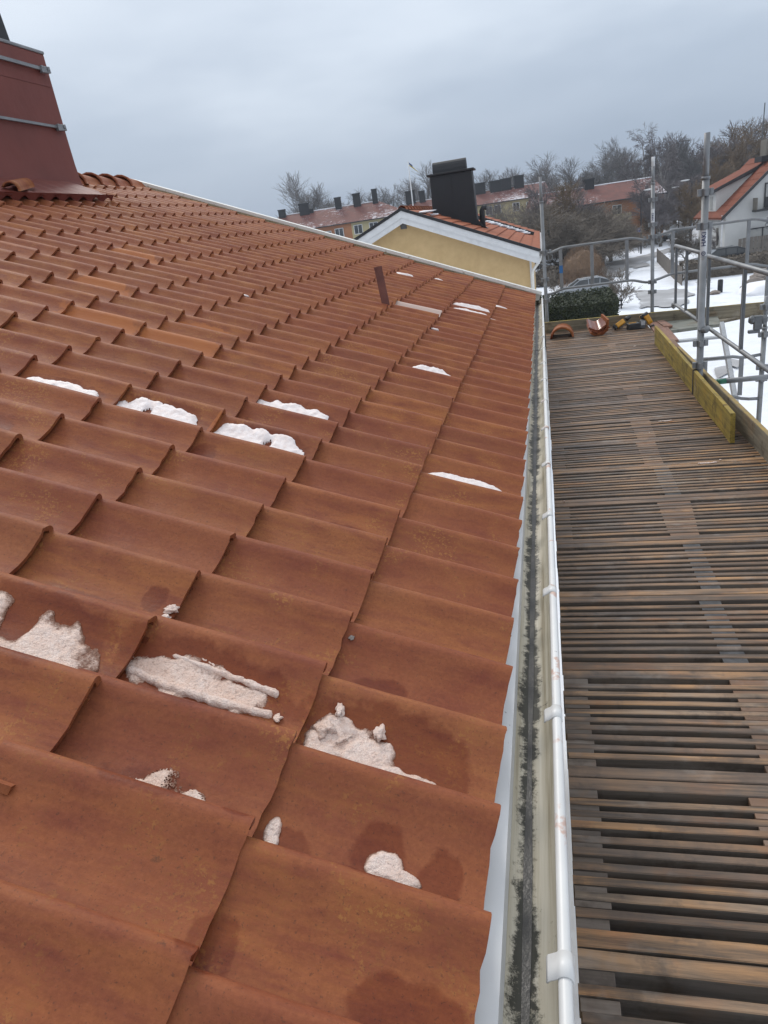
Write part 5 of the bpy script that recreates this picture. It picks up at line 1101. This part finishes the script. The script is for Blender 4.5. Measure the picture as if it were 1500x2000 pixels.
fp=atd(797,316,112);fb=V3((fp.x,fp.y,GZ));ft_=thing('flagpole','white flagpole with a small drooping pennant above the roofs','flagpole',tuple(fb));m=M();m.tube([fb,fp],[.13,.09],8);part('pole',m,'label',ft_,True)
m=M();m.grid(lambda u,v:fp+V3((.15+1.5*u,0,-.3-1.6*u-.35*v*(1-u))),8,2);part('pennant',m,'flag',ft_);m=M();m.grid(lambda u,v:fp+V3((.1+.55*u,-.02,-.1-.5*u-.28*v)),4,2);part('pennant_blue',m,'flagblue',ft_)
bo=thing('bollard','black bollard standing in the snow below the dark car','bollard',tuple(onz(1406,578,GZ)));c=onz(1406,576,GZ);m=M();m.tube([(c.x,c.y,GZ-.1),(c.x,c.y,GZ+.95)],.17,12);part('post',m,'darkmetal',bo,True);m=M();m.lump((c.x,c.y,GZ+.97),(.18,.18,.06),1,0,0);part('cap',m,'darkmetal',bo)
for i,(px,py,sz,lb) in enumerate([(1396,580,.35,'small brown stone in the snow left of the bollard'),(1473,560,.7,'flat brown stone slab nearest the snow heap'),(1485,550,.8,'larger brown stone slab above the flat one'),(1492,540,.8,'topmost brown stone slab at the right border'),(1460,570,.5,'squared grey stone right of the side guard upright')]):
    c=onz(px,py,GZ);m=M();m.lump((c.x,c.y,groundh(c.x,c.y)+sz*.25),(sz,sz*.7,sz*.45),2,.5,i+20);solo('garden_stone',m,'stone',lb,'stone')
c=onz(1492,575,GZ);m=M();m.lump((c.x,c.y,GZ),(1.6,1.6,.8),3,.3,3);solo('snow_heap',m,'cleansnow','rounded snow heap at the right border below the stones','snow heap',smooth=True)
b_=onz(1249,480,GZ);bi=thing('litter_bin','dark litter bin on a post beside the street','litter bin',tuple(b_));m=M();m.box((b_.x,b_.y,GZ+1.0),(.42,.35,.7));part('bin',m,'ink',bi,bevel=.05);m=M();m.tube([(b_.x,b_.y,GZ-.1),(b_.x,b_.y,GZ+.8)],.04,6);part('post',m,'darkmetal',bi)
pr2=onz(1165,605,GZ);m=M()
pb=thing('garden_bench','dark garden bench frame sticking out right of the hedge','bench',tuple(onz(1188,605,GZ)));c=onz(1186,612,GZ);
for dz_,nm in((.45,'seat'),(.75,'backrest')): m=M();m.box((c.x,c.y,GZ+dz_),(2.0,.35,.06));part(nm,m,'darkmetal',pb)
for sx2 in(-.9,.9): m=M();m.box((c.x+sx2,c.y,GZ+.3),(.06,.3,.8));part('leg',m,'darkmetal',pb)

# ------------------------------------------------------------------ cold damp air
hz=M();hz.box((0,340,3.25),(1010,930,25.5));hm_=bpy.data.materials.new('damp_air');hm_.use_nodes=True;t_=hm_.node_tree;t_.nodes.clear()
o_=N(t_,'ShaderNodeOutputMaterial');p_=N(t_,'ShaderNodeVolumePrincipled');p_.inputs['Color'].default_value=(.80,.86,.95,1);p_.inputs['Density'].default_value=.0006;t_.links.new(p_.outputs[0],o_.inputs['Volume'])
MT['haze']=hm_;tag(part('haze',hz,'haze'),kind='stuff')
